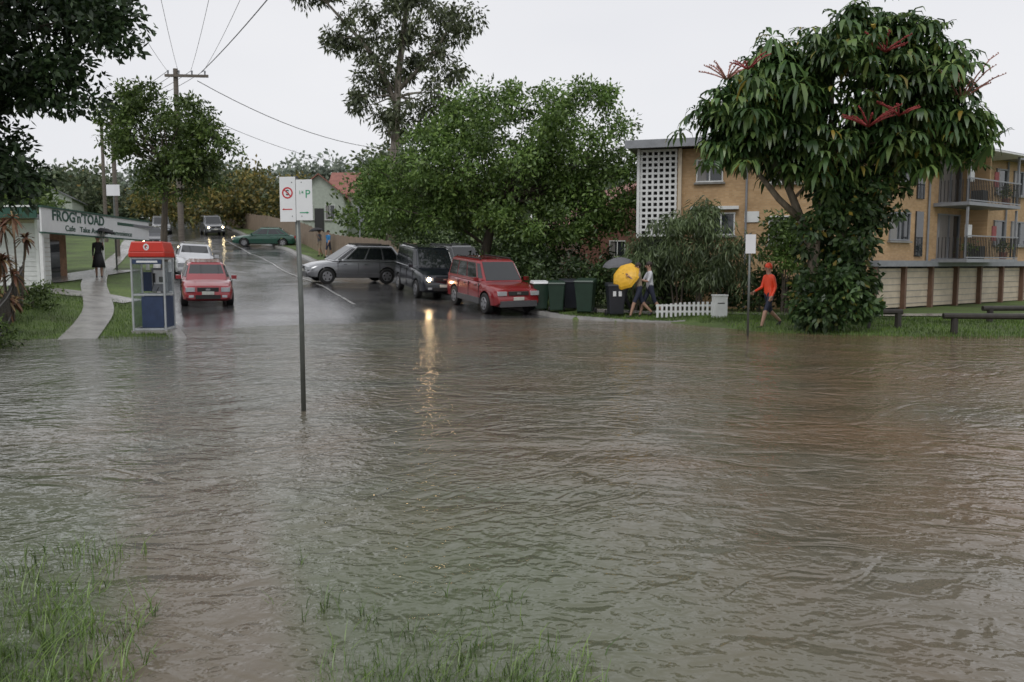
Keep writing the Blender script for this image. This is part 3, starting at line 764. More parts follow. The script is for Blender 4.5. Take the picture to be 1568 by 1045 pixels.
for dx,ex in((-.3,-6.5),(.2,-4.5),(.8,-2.0),(1.4,-.6)): wire((-16.0+dx,40.3,10.85),(ex,9,9.6),.5,.008)
wire((-14.7,40.3,10.8),(.6,10,9.0),.3,.018)
for dx in(-.3,.2,.8,1.4): wire((-16.0+dx,40.3,10.85),(-23.6+dx,49.8,11.15),.2)
for dx in(-.3,.2,.8,1.4): wire((-23.6+dx,49.8,11.1),(-32+dx,65.8,12.8),.3)
wire((-14.9,40.3,10.4),(-6.8,58,9.6),.9,.018); wire((-16,40.3,9.4),(-9,64,9.0),.8)
b.obj('power_lines')
e=empty('street_sign',(-18.1,38.2,H(-18.1,38.2)))
b=B(); b.tube([(0,0,-.2),(0,0,3.9)],.04,'steel',8); b.box((0,-.05,3.6),(.6,.02,.5),'signwhite'); b.obj('post_and_panel',e)
e=empty('street_sign',(-10.0,55,H(-10,55)-.3))
b=B(); b.tube([(0,0,-.2),(0,0,4.2)],.05,'grey',8); b.box((.15,-.06,3.4),(.5,.02,1.2),'grey'); b.obj('post_and_panel',e)
e=empty('utility_cabinet',(-4.6,40.6,H(-4.6,40.6)),R(-30))
b=B(); b.box((0,0,.78),(1.5,.6,1.56),mat('cabinet_green',(.22,.23,.18),.5)); b.box((0,0,1.59),(1.6,.7,.06),'grey'); b.box((0,-.31,.6),(.02,.01,1.1),'dark'); b.obj('cabinet',e,bevel=.01)

# ---------------------------------------------------------------- phone booth
gz=max(H(-9.1,21.2),0)
e=empty('phone_booth',(-9.1,21.1,gz-.02),R(6)); e.scale=(.84,.86,.98)
b=B()
for sx_ in(-.46,.46):
    for sy in(-.44,.44): b.box((sx_,sy,1.0),(.05,.05,2.0),'boothframe')
for z in(.10,.98,1.90):
    for sy in(-.44,.44): b.box((0,sy,z),(.86,.035,.05),'boothframe')
    for sx_ in(-.46,.46): b.box((sx_,0,z),(.035,.82,.05),'boothframe')
b.box((0,0,.03),(1.04,1.0,.08),'concrete')
b.obj('frame',e,bevel=.008)
b=B(); b.box((0,0,2.0),(1.04,1.0,.14),'phonered')
b.add([(-.52,-.5,2.071),(.52,-.5,2.071),(.52,.5,2.071),(-.52,.5,2.071),(-.44,-.44,2.33),(.44,-.44,2.33),(.44,.44,2.33),(-.44,.44,2.33)],[(0,1,5,4),(1,2,6,5),(2,3,7,6),(3,0,4,7),(4,5,6,7)],'phonered')
b.obj('hood',e,bevel=.03)
b=B(); b.box((0,-.475,1.82),(.84,.012,.12),'phoneblue'); b.box((0,-.482,1.82),(.6,.012,.05),'signwhite'); ringmesh(b,(0,2.19),.045,.085,'signwhite',20,y=-.495); b.box((.03,-.497,2.18),(.06,.006,.03),'signwhite'); b.obj('hood_sign',e)
b=B(); b.box((0,.43,.54),(.84,.015,.8),'phoneblue'); b.box((.45,0,.54),(.015,.8,.8),'phoneblue'); b.box((.10,-.43,.54),(.62,.015,.8),'phoneblue'); b.box((.0,.425,1.3),(.84,.01,.5),'phoneblue')
b.obj('lower_panels',e)
bg=newmat('booth_glass'); bg[3].inputs['Transmission Weight'].default_value=.85; bg[3].inputs['Roughness'].default_value=.05; bg[3].inputs['Base Color'].default_value=(.75,.8,.82,1); bg[3].inputs['IOR'].default_value=1.1
b=B(); b.box((.45,0,1.42),(.008,.8,.8),bg[0]); b.box((-.45,0,1.0),(.008,.8,1.7),bg[0]); b.obj('glass_panels',e)
b=B(); b.box((.1,.33,1.35),(.42,.16,.62),'grey'); b.box((.1,.24,1.42),(.3,.03,.36),'signwhite'); b.box((-.03,.2,1.4),(.06,.07,.24),'black'); b.box((.17,.22,1.36),(.12,.02,.14),'steel')
b.tube([(-.03,.18,1.3),(-.1,.16,1.05),(.0,.2,1.0),(.08,.25,1.15)],.01,'black',6); b.box((.1,.3,1.0),(.6,.26,.03),'grey'); b.obj('telephone',e,bevel=.008)

# ---------------------------------------------------------------- shop
e=empty('corner_shop',(0,0,0))
wb_=mat('weatherboard',(.66,.67,.66),.5,var=.1)
b=B()
b.box((-20.8,32.1,1.9),(5.0,4.0,3.0),'cream')
b.box((-19.9,29.5,1.75),(6.7,.7,3.1),'cream')
for i in range(18):
    z=.2+i*.165
    T=Matrix.Translation((-19.85,29.10,z))@Matrix.Rotation(R(-7),4,'X')
    b.box((0,0,.08),(6.7,.02,.175),wb_,T)
b.box((-16.5,29.1,1.75),(.1,.14,3.1),'white')
for i in range(18):
    b.box((-16.52,29.5,.28+i*.165),(.04,.7,.15),wb_)
b.obj('walls',e)
b=B(); b.box((-18.25,32.1,1.95),(.06,4.1,2.8),mat('shop_side',(.36,.20,.12),.6,var=.3)); 
b.box((-18.2,31.2,1.85),(.06,1.3,1.3),'glass'); b.box((-18.2,33.1,1.7),(.06,.9,2.0),'glass')
for y_ in(30.5,31.9): b.box((-18.18,y_,1.85),(.07,.07,1.4),'white')
b.obj('shopfront',e)
b=B()
b.box((-18.9,33.2,3.42),(5.0,10.2,.1),'roof')
b.box((-21,31.6,3.46),(8,5.0,.12),'roof')
b.box((-18.9,33.2,3.35),(4.9,10.0,.03),'white')
b.obj('awning_roof',e)
b=B()
fa=Vector((-15.75,28.0,0)); fb=Vector((-16.6,38.2,0)); dr=(fb-fa).normalized(); ln=(fb-fa).length
ang=math.atan2(dr.y,dr.x)
T=Matrix.Translation(fa)@Matrix.Rotation(ang,4,'Z')
b.box((ln/2,0,3.24),(ln,.06,.82),'signwhite',T)
b.box((ln/2,-.02,3.68),(ln+.1,.12,.06),'green',T); b.box((ln/2,-.02,2.81),(ln+.1,.12,.05),'green',T)
b.box((ln*.81,-.036,3.42),(ln*.34,.01,.12),'green',T)
T2=Matrix.Translation((-15.8,27.97,0))@Matrix.Rotation(math.pi,4,'Z')
b.box((2.7,0,3.47),(5.3,.06,.36),'green',T2); b.box((2.7,.02,3.68),(5.3,.1,.06),'white',T2)
b.obj('fascia',e)
b=B()
for s_ in(.1,ln*.5,ln-.1):
    p_=T@Vector((s_,.05,0)); g=H(p_.x,p_.y)
    b.box((p_.x,p_.y,(g+2.81)/2),(.11,.11,2.81-g),'white')
b.obj('posts',e)
mid=T@Vector((ln*.29,-.04,3.42)); text("FROG'n'TOAD",.50,'green',e,mid,(R(90),0,ang),.004,sx=1.40,bold=.012)
mid=T@Vector((ln*.48,-.04,3.02)); text("Cafe   Take Away  &  Convenience",.28,'green',e,mid,(R(90),0,ang),.004,sx=1.6,bold=.003)

e=empty('garden_fence')
b=B(); A_=Vector((-15.6,26.6,0)); Z_=Vector((-9.3,14.2,0))
N=70
for i in range(N+1):
    p_=A_.lerp(Z_,i/N); g=max(H(p_.x,p_.y),-.1)
    b.box((p_.x,p_.y,g+.42),(.045,.03,.95 if i%7 else 1.1),'log',rz=R(-63))
for zz in(.2,.8):
    pts=[A_.lerp(Z_,i/20) for i in range(21)]
    b.tube([(p_.x,p_.y,max(H(p_.x,p_.y),-.1)+zz) for p_ in pts],.03,'log',5)
b.obj('pickets_and_rails',e)
def cordyline(x,y,h,k=3,nl=42):
    g=H(x,y); e=empty('cordyline_plant',(x,y,g)); b=B(); 
    Ps=[];Ds=[]
    for i in range(k):
        tx,ty=random.uniform(-.35,.35),random.uniform(-.3,.3); hh=h*random.uniform(.55,1)
        b.tube([(tx*.2,ty*.2,-.1),(tx*.6,ty*.6,hh*.5),(tx,ty,hh)],[.035,.03,.025],'bark',6)
        d=unit(rng.normal(size=(nl,3))+np.array([0,0,.5])); Ps.append(np.tile([tx,ty,hh],(nl,1))); Ds.append(d)
    b.obj('stems',e)
    P=np.concatenate(Ps);D=np.concatenate(Ds); N=len(P)
    S=unit(np.cross(D,[0,0,1.])); L_=.42*(.7+.5*rng.random(N))[:,None]; up=np.array([0,0,1.]); V=[]
    for t,w in((0,.02),(.45,.038),(.8,.03),(1,.004)):
        c=P+D*L_*t-up*L_*.55*t*t
        V+=[c+S*w,c-S*w]
    V=np.stack(V,1).reshape(-1,3); base=np.arange(N)[:,None]*8
    F=np.concatenate([base+np.array([[0,1,3,2]]),base+np.array([[2,3,5,4]]),base+np.array([[4,5,7,6]])],1).reshape(-1,4)
    npmesh('leaves',V,F,Lplant,e)
cordyline(-14.0,23.6,2.6,3,34); cordyline(-13.6,22.4,1.6,3,34); cordyline(-13.1,21.8,.8,3,30); cordyline(-12.6,20.2,.6,2,30)
shrub('shrub',[(-12.6,19.3,.35,1.1,.8,.45,26),(-11.2,17,.25,.9,1.2,.4,26),(-14,24,.7,.7,.9,.5,20)],.28,80,.11,.05,Lst)

# ---------------------------------------------------------------- buildings
ap=empty('apartment_building',(12.5,28.5,0),math.atan2(.6,.8)); ap.scale=(1,1,.955)
b=B()
Lw=24
b.box((Lw/2,4.7,4.02),(Lw,9.0,4.5),'orangebrick')
b.obj('walls',ap)
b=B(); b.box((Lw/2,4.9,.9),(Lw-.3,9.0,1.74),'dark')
x_=0.1
while x_<Lw-2:
    b.box((x_+.98,.25,.95),(1.72,.08,1.45),'cream')
    for zz in range(6): b.box((x_+.98,.205,.36+zz*.24),(1.70,.02,.02),'kerb')
    x_+=1.95
b.obj('garage_panels',ap)
bp=mat('brown_post',(.16,.09,.06),.6)
b=B(); x_=.06
while x_<Lw:
    b.box((x_,.16,.9),(.13,.22,1.76),bp); x_+=1.95
b.box((Lw/2,.1,1.86),(Lw+.1,.34,.22),'grey'); b.obj('posts_and_band',ap)
b=B(); b.box((Lw/2,4.6,6.33),(Lw+.9,10.2,.16),'roof'); b.box((Lw/2,-.52,6.32),(Lw+.94,.04,.26),'grey'); b.obj('roof',ap,bevel=.01)
curtain=mat('curtain',(.22,.21,.2),.3,var=.3,scale=6,stretch=(6,1,.3))
def window(b,x0,x1,z0,z1,y=.2,sg=-1,div=2,fr='white'):
    cx=(x0+x1)/2; cz=(z0+z1)/2
    b.box((cx,y+sg*.004,cz),(x1-x0,.02,z1-z0),'glass')
    b.box((x0+(x1-x0)*.2,y+sg*.012,cz),((x1-x0)*.34,.012,z1-z0-.05),curtain)
    for zz in(z0,z1): b.box((cx,y+sg*.03,zz),(x1-x0+.08,.08,.05),fr)
    for k in range(div+1): b.box((x0+(x1-x0)*k/div,y+sg*.028,cz),(.04,.07,z1-z0-.06),fr)
    b.box((cx,y+sg*.06,z0-.07),(x1-x0+.2,.12,.06),'kerb')
b=B()
for fz in(1.98,4.15):
    window(b,1.0,2.3,fz+.75,fz+1.75,fr='grey')
    b.box((3.0,.17,fz+1.0),(.5,.06,1.7),'glass')
    window(b,4.4,7.6,fz+.08,fz+1.8,div=4,fr='grey')
    window(b,9.0,9.9,fz+.7,fz+1.7,div=1,fr='grey'); window(b,10.6,12.2,fz+.7,fz+1.7,fr='grey')
    window(b,15.5,18.5,fz+.08,fz+1.8,div=4,fr='grey'); window(b,13.2,14.2,fz+.7,fz+1.7,div=1)
for x_ in(3.6,9.95,12.7): b.tube([(x_,.14,1.9),(x_,.14,6.2)],.04,'grey',6)
b.obj('windows',ap)
b=B()
for fz in(1.97,4.12):
    for x0,x1 in((4.0,8.2),(15,19)):
        b.box(((x0+x1)/2,-.45,fz),(x1-x0,1.28,.13),'grey')
        for k in range(int((x1-x0)/.13)+1): b.box((x0+.04+k*.13,-1.06,fz+.5),(.022,.022,.8),'dark')
        for zz in(.1,.92): b.box(((x0+x1)/2,-1.06,fz+zz+.02),(x1-x0,.045,.045),'grey')
        for yy in range(8):
            for xx in(x0+.03,x1-.03): b.box((xx,-.05-yy*.13,fz+.5),(.022,.022,.8),'dark')
        for xx in(x0+.1,x1-.1): b.box((xx,-1.0,fz+1.05),(.07,.07,1.95),'grey')
    b.box((6.1,-.35,fz+1.05),(.1,1.0,1.9),'orangebrick')
    b.box((5.1,-.6,fz+1.15),(.5,.03,.5),'white'); b.box((7.2,-.6,fz+1.1),(.35,.03,.6),mat('towel',(.35,.1,.1),.8))
    b.box((5.6,-.7,fz+.32),(.4,.4,.5),'dark'); b.tube([(7.6,-.8,fz+.07),(7.6,-.8,fz+.35)],[.12,.16],'redroof',10)
b.box((6.1,-.55,6.17),(4.8,1.4,.06),'white')
b.obj('balconies',ap)
pc=np.repeat(np.array([[7.6,-.8,2.55],[7.6,-.8,4.7],[4.7,-.8,2.5]]),120,0)
leafmesh('balcony_plants',pc+rng.normal(size=pc.shape)*.12,rng.normal(size=pc.shape),.14,.05,Lst,ap)
dx,dy=4.7-12.3,31.0-28.6; la=math.hypot(dx,dy); an=math.atan2(-dy,-dx)
wg=empty('left_wing'); wg.parent=ap
Mw=Matrix.Translation((4.7,31.0,0))@Matrix.Rotation(an,4,'Z'); Ma=Matrix.Translation((12.5,28.5,0))@Matrix.Rotation(math.atan2(.6,.8),4,'Z')
Ml=Ma.inverted()@Mw; wg.location=Ml.to_translation(); wg.rotation_euler=Ml.to_euler()
b=B(); b.box((la/2+.7,4.2,3.1),(la-1.2,8,6.2),'orangebrick'); b.box((.72,4.3,3.1),(1.4,7.6,6.15),'dark'); b.obj('walls',wg)
b=B(); b.box((la/2,4.0,6.35),(la+.9,9.2,.18),'roof'); b.box((la/2,-.62,6.34),(la+.92,.05,.3),'grey'); b.obj('roof',wg)
b=B()
for i in range(7): b.box((.04+i*.21,.2,4.55),(.075,.16,3.3),'white')
for j in range(16): b.box((.67,.19,2.95+j*.215),(1.36,.13,.085),'white')
b.box((-.06,.2,4.55),(.1,.3,3.4),'white'); b.box((1.46,.1,4.5),(.12,.3,3.4),'cream')
b.obj('breeze_block_screen',wg)
b=B(); window(b,2.05,2.95,4.95,5.75,.2,-1,2); window(b,2.0,3.4,2.95,3.75,.2,-1,3); b.box((2.7,.1,3.95),(1.7,.25,.12),'white')
window(b,4.6,5.6,4.85,5.75,.2); window(b,4.6,5.6,2.6,3.6,.2); b.box((4.0,.17,3.6),(.5,.04,.4),'white')
b.tube([(3.8,.14,.2),(3.8,.14,6.2)],.04,'grey',6)
b.obj('windows',wg)

def gable_house(name,x,y,rz,w,d,hw,hr,wm_,rm):
    g=H(x,y)-.2; e=empty(name,(x,y,g),rz)
    b=B(); b.box((0,0,hw/2),(w,d,hw),wm_)
    b.add([(-w/2,-d/2,hw),(w/2,-d/2,hw),(0,-d/2,hw+hr)],[(0,1,2)],wm_); b.add([(-w/2,d/2,hw),(w/2,d/2,hw),(0,d/2,hw+hr)],[(0,1,2)],wm_); b.obj('walls',e)
    b=B(); o=.35
    for s_ in(-1,1):
        b.add([(s_*(w/2+o),-d/2-o,hw-o*hr/(w/2)),(0,-d/2-o,hw+hr),(0,d/2+o,hw+hr),(s_*(w/2+o),d/2+o,hw-o*hr/(w/2)),
               (s_*(w/2+o),-d/2-o,hw-o*hr/(w/2)+.12),(0,-d/2-o,hw+hr+.12),(0,d/2+o,hw+hr+.12),(s_*(w/2+o),d/2+o,hw-o*hr/(w/2)+.12)],[(0,1,2,3),(4,5,6,7),(0,1,5,4),(2,3,7,6),(0,3,7,4)],rm)
    b.obj('roof',e)
    b=B()
    for xx in(-w*.22,w*.22): window(b,xx-.4,xx+.4,hw*.4,hw*.75,-d/2)
    b.box((0,-d/2-.02,hw*.34),(.8,.05,hw*.66),'dark')
    b.obj('windows_and_door',e)
pale=mat('pale_green_wall',(.42,.46,.40),.6)
gable_house('weatherboard_house',-17.2,76,R(8),4.2,6,3.6,1.7,pale,'redroof')
gable_house('weatherboard_house',-14.2,82,R(90),5,6,4.0,2.0,pale,'redroof')
gable_house('brick_house',6.2,47,R(10),7,8,3.6,2.2,'redbrick','redroof')
gable_house('weatherboard_house',-52,92,R(20),8,9,3,2,pale,'roof')

e=empty('timber_fence'); b=B()
P=resample([(-4.9,43),(-10.2,53),(-16.0,64),(-23,79),(-32,94)],.16)
for i,(x_,y_) in enumerate(P):
    g=H(x_,y_); b.box((x_,y_,g+.78+.03*math.sin(i*7.3)),(.15,.03,1.6),'fence',rz=R(118))
b.obj('palings',e)

e=empty('picket_fence'); b=B()
x0,x1=4.55,6.25
for i in range(13):
    x_=x0+(x1-x0)*i/12; b.box((x_,25.95,H(x_,25.95)+.25),(.07,.03,.42),'white')
for z in(.17,.36): b.box(((x0+x1)/2,25.98,H(5.4,25.98)+z),(x1-x0+.1,.03,.06),'white')
b.obj('pickets_and_rails',e)
e=empty('letterbox_pillar',(6.35,25.4,H(6.35,25.4)-.05),R(5)); b=B(); b.box((0,0,.36),(.40,.3,.72),'white'); b.box((0,0,.735),(.44,.34,.04),'white'); b.box((0,-.152,.5),(.22,.012,.03),'dark'); b.obj('pillar',e,bevel=.012)

def lograil(name,pts,h=.42):
    e=empty(name); b=B()
    for x_,y_ in pts:
        g=H(x_,y_); b.tube([(x_,y_,g-.3),(x_,y_,g+h)],.085,'log',9)
    for (xa,ya),(xb,yb) in zip(pts[:-1],pts[1:]):
        dxn=(xb-xa)*.12; 
        b.tube([(xa-dxn,ya,H(xa,ya)+h+.03),(xb+dxn,yb,H(xb,yb)+h+.03)],.075,'log',9)
    b.obj('posts_and_rails',e,smooth=False)
lograil('log_rail',[(11.0,20.6),(13.4,20.3)],.42)
lograil('log_rail',[(9.4,21.9),(10.2,21.9)],.4)
lograil('log_rail',[(13.6,23.6),(15.4,23.7),(17.2,23.8),(19,23.9)],.36)

def bin_(x_,y_,rz,m,lid,s=1):
    g=H(x_,y_); e=empty('wheelie_bin',(x_,y_,g),rz,s); b=B()
    t=.29;bo=.22
    b.add([(-bo,-bo,.08),(bo,-bo,.08),(bo,bo,.08),(-bo,bo,.08),(-t,-t-.04,.98),(t,-t-.04,.98),(t,t,.98),(-t,t,.98)],[(0,3,2,1),(0,1,5,4),(1,2,6,5),(2,3,7,6),(3,0,4,7),(4,5,6,7)],m)
    b.obj('body',e,bevel=.03)
    b=B(); b.add([(-.31,-.36,.975),(.31,-.36,.975),(.31,.33,.985),(-.31,.33,.985),(-.28,-.33,1.03),(.28,-.33,1.03),(.28,.3,1.09),(-.28,.3,1.09)],[(0,3,2,1),(0,1,5,4),(1,2,6,5),(2,3,7,6),(3,0,4,7),(4,5,6,7)],lid)
    b.tube([(-.22,.36,1.0),(.22,.36,1.0)],.02,lid,6); b.obj('lid',e,bevel=.012)
    b=B()
    for s_ in(-1,1): b.tube([(s_*.23,.24,.1),(s_*.29,.24,.1)],.1,'black',14)
    b.tube([(-.25,.24,.1),(.25,.24,.1)],.012,'steel',6); b.obj('wheels',e)
    return e
bin_(.95,28.3,R(10),'bin','signwhite',.95); bin_(1.5,27.9,R(-5),'bin','bin',.98); bin_(1.95,28.3,R(12),'bindark','bindark'); bin_(2.4,27.1,R(-16),'bin','bin',1.08); 
e=bin_(3.3,26.5,R(4),'bindark','bindark',1.0)
b=B(); b.box((-.09,-.305,.74),(.10,.012,.16),'signwhite'); b.box((.09,-.305,.74),(.10,.012,.16),'signwhite'); b.obj('number_stickers',e)

# ---------------------------------------------------------------- people
def person(name,x_,y_,head,ht,cols,la=(10,5),ra=(-15,20),larm=(10,20,6),rarm=(-10,20,6),ground=None,skirt=False,lean=0):
    g=H(x_,y_) if ground is None else ground
    s=ht/1.75
    def dn(a_,o=0): a_=R(a_); return Vector((math.sin(a_),o,-math.cos(a_)))
    V=[];E=[];Rd=[];lab=[]
    def add(p_,r_,par=None,lb=None):
        V.append(Vector(p_)); Rd.append(r_); i=len(V)-1
        if par is not None: E.append((par,i)); lab.append(lb)
        return i
    ln_=lambda z: math.tan(R(lean))*(z-.95)
    pel=add((0,0,.95),(.13,.115)); sp=add((ln_(1.15),0,1.15),(.125,.10),pel,'top'); ch=add((ln_(1.34),0,1.34),(.15,.105),sp,'top')
    nk=add((ln_(1.47),0,1.47),(.06,.06),ch,'top'); hb=add((ln_(1.55)+.01,0,1.55),(.058,.065),nk,'skin'); hm=add((ln_(1.64)+.02,0,1.64),(.08,.095),hb,'head'); htp=add((ln_(1.72)+.015,0,1.71),(.06,.07),hm,'head')
    hands=[]
    for sg,(a1,a2),(b1,b2,out) in((1,la,larm),(-1,ra,rarm)):
        hip=add((0,.095*sg,.90),(.095,.09),pel,'bot'); kn=V[hip]+dn(a1)*.42; k_=add(kn,(.062,.058),hip,'thigh')
        an_=kn+dn(a1-a2)*.41; cf=kn.lerp(an_,.35); c_=add(cf,(.056,.052),k_,'leg'); a_=add(an_,(.036,.036),c_,'leg')
        toe=an_+Vector((.15,.0,-.045)); 
        if a1-a2<-20: toe=an_+Vector((.11,0,-.11))
        he=add(an_+Vector((-.0,0,-.05)),(.04,.035),a_,'shoe'); add(toe,(.04,.028),he,'shoe')
        sh=add(V[ch]+Vector((0,.165*sg,.06)),(.062,.058),ch,'top')
        el=V[sh]+dn(b1,sg*math.sin(R(out)))*.28; e_=add(el,(.042,.042),sh,'sleeve')
        wr_=el+dn(b1+b2,sg*.02)*.25; w_=add(wr_,(.028,.028),e_,'forearm'); d=dn(b1+b2)
        hd=wr_+d*.075; add(hd,(.036,.02),w_,'skin'); hands.append((hd,d,sg))
    me=bpy.data.meshes.new('sk'); me.from_pydata(V,E,[]); o=bpy.data.objects.new('sk',me); link(o)
    md=o.modifiers.new('s','SKIN'); sv=me.skin_vertices[0].data
    for i,r_ in enumerate(Rd): sv[i].radius=r_; sv[i].use_root=(i==0)
    sb=o.modifiers.new('ss','SUBSURF'); sb.levels=2
    bpy.context.view_layer.update()
    nm=bpy.data.meshes.new_from_object(o.evaluated_get(bpy.context.evaluated_depsgraph_get())); bpy.data.objects.remove(o)
    names=['top','bot','thigh','leg','shoe','sleeve','forearm','skin','head']
    mm={k:cols.get(k) for k in names}; mm['skin']=M['skin']; mm['head']=M['skin']
    mm['thigh']=mm['thigh'] or mm['bot']; mm['leg']=mm['leg'] or M['skin']; mm['sleeve']=mm['sleeve'] or mm['top']; mm['forearm']=mm['forearm'] or M['skin']; mm['shoe']=mm['shoe'] or M['black']
    nm.materials.clear()
    for k in names: nm.materials.append(mm[k])
    A0=[V[a_] for a_,_ in E]; B0=[V[b_] for _,b_ in E]
    for pl in nm.polygons:
        c=pl.center; best=None;bd=9
        for a_,q_,lb in zip(A0,B0,lab):
            ab=q_-a_; t=max(0,min(1,(c-a_).dot(ab)/max(ab.length_squared,1e-9))); dd=(c-a_-ab*t).length
            if dd<bd: bd=dd;best=lb
        pl.material_index=names.index(best); pl.use_smooth=True
    mz=min(v_.co.z for v_ in nm.vertices)
    e=empty(name,(x_,y_,g-mz*s),head,s)
    ob=bpy.data.objects.new('body',nm); link(ob,e)
    b=B(); hc=V[hm]
    b.ball(hc+Vector((-.022,0,.035)),(.105,.092,.10),cols.get('hat') or 'hair',12)
    for sg in(-1,1):
        b.ball(hc+Vector((.088,.032*sg,.0)),.012,'dark',6); b.ball(hc+Vector((.0,.082*sg,-.01)),(.02,.012,.03),'skin',6)
    b.ball(hc+Vector((.1,0,-.025)),(.018,.014,.025),'skin',6); b.ball(hc+Vector((.088,0,-.062)),(.01,.026,.007),'red',6)
    b.obj('hair_and_face',e,smooth=True)
    b=B()
    for hd,d,sg in hands:
        side=Vector((d.z,0,-d.x))
        for k,(o_,l_) in enumerate(((-.027,.06),(-.009,.072),(.009,.068),(.026,.052))):
            p0=hd+side*o_+d*.015; p1=p0+d*l_*.55; p2=p1+d*l_*.4+Vector((0,-sg*.02,0)); b.tube([p0,p1,p2],[.0095,.0085,.006],'skin',6)
        p0=hd+side*.02-d*.02; b.tube([p0,p0+side*.03+d*.02,p0+side*.035+d*.05],[.011,.01,.007],'skin',6)
    b.obj('fingers',e,smooth=True)
    if skirt:
        b=B(); b.tube([(0,0,1.0),(0,0,.8),(.02,0,.42)],[.15,.2,.27],cols['bot'],14); b.obj('skirt',e,smooth=True)
    if cols.get('coat'):
        b=B(); b.tube([(0,0,1.12),(0,0,.95),(.0,0,.74)],[.14,.17,.21],cols['coat'],14,cap=False); b.obj('coat_hem',e,smooth=True)
    Mx=Matrix.Translation(e.location)@Matrix.Rotation(head,4,'Z')@Matrix.Scale(s,4)
    return e,[Mx@hd for hd,_,_ in hands]
def umbrella(name,hand,axis,r,m,L_=.85):
    e=empty(name,hand); ax=Vector(axis).normalized(); qt=Vector((0,0,1)).rotation_difference(ax); T=qt.to_matrix().to_4x4()
    b=B(); vs=[(0,0,L_)];fs=[]; n_=16
    for j,(rr,zz) in enumerate(((.35,.97),(.65,.87),(.88,.74),(1,.60))):
        for k in range(n_):
            sc_=1 if k%2==0 else .93; t=2*math.pi*k/n_; vs.append((math.cos(t)*r*rr*sc_,math.sin(t)*r*rr*sc_,L_-(1-zz)*r*1.0+ (0 if k%2==0 else .01)))
    for k in range(n_): fs.append((0,1+k,1+(k+1)%n_))
    for j in range(3):
        for k in range(n_):
            a_=1+j*n_; fs.append((a_+k,a_+n_+k,a_+n_+(k+1)%n_,a_+(k+1)%n_))
    b.add([T@Vector(v_) for v_ in vs],fs,m); b.obj('canopy',e)
    b=B(); b.tube([T@Vector((0,0,-.08)),T@Vector((0,0,L_+.05))],.009,'steel',6); b.obj('shaft',e)
cl=lambda nm_,c,r_=.7: mat(nm_,c,r_,var=.12,scale=8,bump=.3,bscale=12)
black=cl('black_cloth',(.015,.015,.018)); orange=cl('orange_raincoat',(.90,.085,.03),.4); navy=cl('navy_shorts',(.02,.025,.05)); yellow=cl('yellow_nylon',(.80,.45,.03),.4)
whitec=cl('white_shirt',(.6,.61,.65)); blue=cl('blue_shirt',(.03,.20,.45)); greyc=cl('grey_cloth',(.12,.12,.13)); tan=cl('tan_cloth',(.3,.24,.17))
e,h_=person('woman',-16.35,33.0,R(-65),1.66,dict(top=black,bot=black,forearm=black,thigh=black,shoe=M['black']),la=(4,4),ra=(-4,2),larm=(20,120,5),rarm=(5,15,6),skirt=True)
umbrella('black_umbrella',h_[0],(.1,.1,1),.42,black,.62)
person('walking_man',7.0,22.6,R(200),1.82,dict(top=orange,bot=navy,thigh=navy,forearm=orange,sleeve=orange,hat=orange),la=(26,10),ra=(-16,35),larm=(-14,40,6),rarm=(14,50,6),ground=0.0,lean=4)
e,h_=person('walking_man',4.0,26.2,R(185),1.76,dict(top=tan,bot=navy,thigh=navy),la=(24,8),ra=(-20,25),larm=(30,100,6),rarm=(20,95,5),lean=3)
umbrella('yellow_umbrella',h_[1]+Vector((.1,0,0)),(-.5,-.62,.42),.48,yellow,.32)
person('walking_man',4.38,26.4,R(190),1.80,dict(top=whitec,bot=navy,thigh=navy,sleeve=whitec),la=(-20,22),ra=(24,8),larm=(25,80,6),rarm=(30,80,6),lean=3)
e,h_=person('walking_woman',3.75,27.6,R(200),1.66,dict(top=greyc,bot=black,thigh=black,leg=black),la=(14,6),ra=(-14,14),larm=(30,110,6),rarm=(10,20,6))
umbrella('grey_umbrella',h_[0],(-.2,-.2,1),.5,greyc,.5)
e,h_=person('pedestrian',-13.0,56.5,R(230),1.78,dict(top=greyc,bot=tan),la=(12,6),ra=(-12,14),larm=(25,110,6)); umbrella('dark_umbrella',h_[0],(-.1,0,1),.52,black,.5)
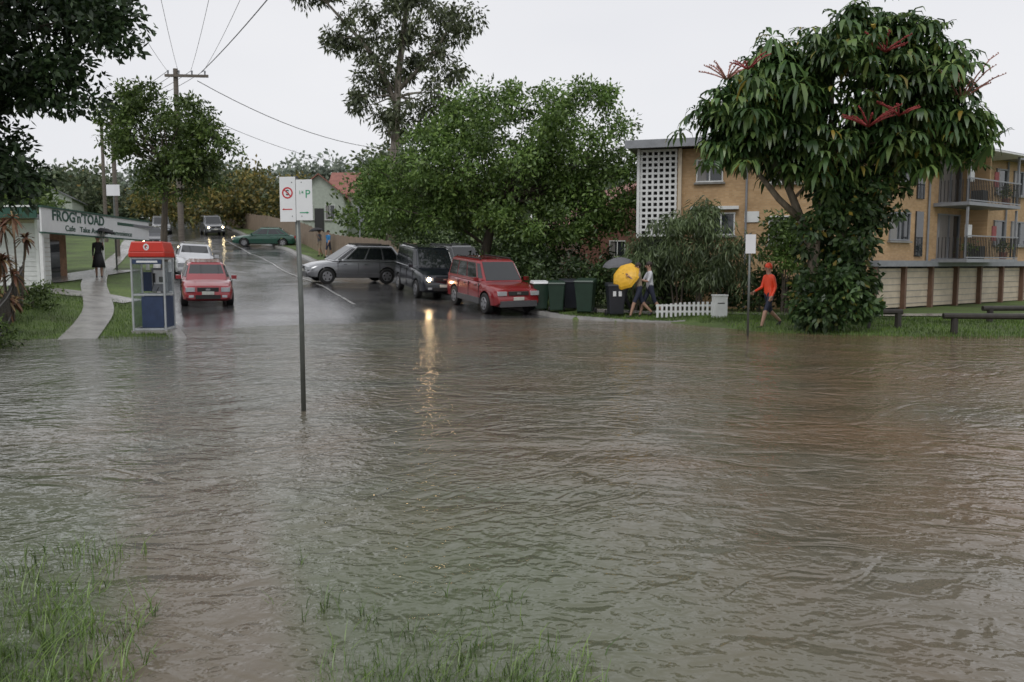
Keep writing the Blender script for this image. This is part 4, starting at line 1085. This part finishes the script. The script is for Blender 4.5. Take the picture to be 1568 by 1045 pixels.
person('pedestrian',-12.3,56,R(230),1.82,dict(top=blue,bot=navy,sleeve=blue),la=(-12,12),ra=(14,6))

# ---------------------------------------------------------------- sky, light
w=bpy.data.worlds.new('World'); sc.world=w; w.use_nodes=True
n=w.node_tree.nodes; l=w.node_tree.links; bg_=n['Background']
sky=n.new('ShaderNodeTexSky'); sky.sky_type='NISHITA'; sky.sun_disc=False; sky.sun_elevation=R(52); sky.sun_rotation=R(200)
tc=n.new('ShaderNodeTexCoord'); nz=n.new('ShaderNodeTexNoise'); nz.inputs['Scale'].default_value=1.6; nz.inputs['Detail'].default_value=3
mp=n.new('ShaderNodeMapping'); mp.inputs['Scale'].default_value=(1,1,3); l.new(tc.outputs['Generated'],mp.inputs[0]); l.new(mp.outputs[0],nz.inputs['Vector'])
cr=n.new('ShaderNodeValToRGB'); cr.color_ramp.elements[0].position=.3; cr.color_ramp.elements[1].position=.7
cr.color_ramp.elements[0].color=(.85,.86,.905,1); cr.color_ramp.elements[1].color=(.96,.96,.985,1)
l.new(nz.outputs['Fac'],cr.inputs[0])
vm=n.new('ShaderNodeVectorMath'); vm.operation='SCALE'; vm.inputs['Scale'].default_value=9.2; l.new(cr.outputs[0],vm.inputs[0])
mx=n.new('ShaderNodeMix'); mx.data_type='RGBA'; mx.inputs[0].default_value=.95
l.new(sky.outputs[0],mx.inputs[6]); l.new(vm.outputs[0],mx.inputs[7]); l.new(mx.outputs[2],bg_.inputs['Color']); bg_.inputs['Strength'].default_value=.1
s=bpy.data.lights.new('sun','SUN'); s.energy=.9; s.angle=R(25); s.color=(1,.98,.95)
so=bpy.data.objects.new('sun',s); link(so); so.rotation_euler=(R(38),0,R(-20))

cam=bpy.data.cameras.new('camera'); co=bpy.data.objects.new('camera',cam); link(co)
cam.sensor_width=36; cam.lens=29.2; cam.clip_end=2000; cam.clip_start=.05
co.location=(0,0,1.75); co.rotation_euler=(R(90-5.28),0,0)
cam.dof.use_dof=True; cam.dof.focus_distance=7.5; cam.dof.aperture_fstop=4.5
sc.camera=co
print('faces',sum(len(m.polygons) for m in bpy.data.meshes))
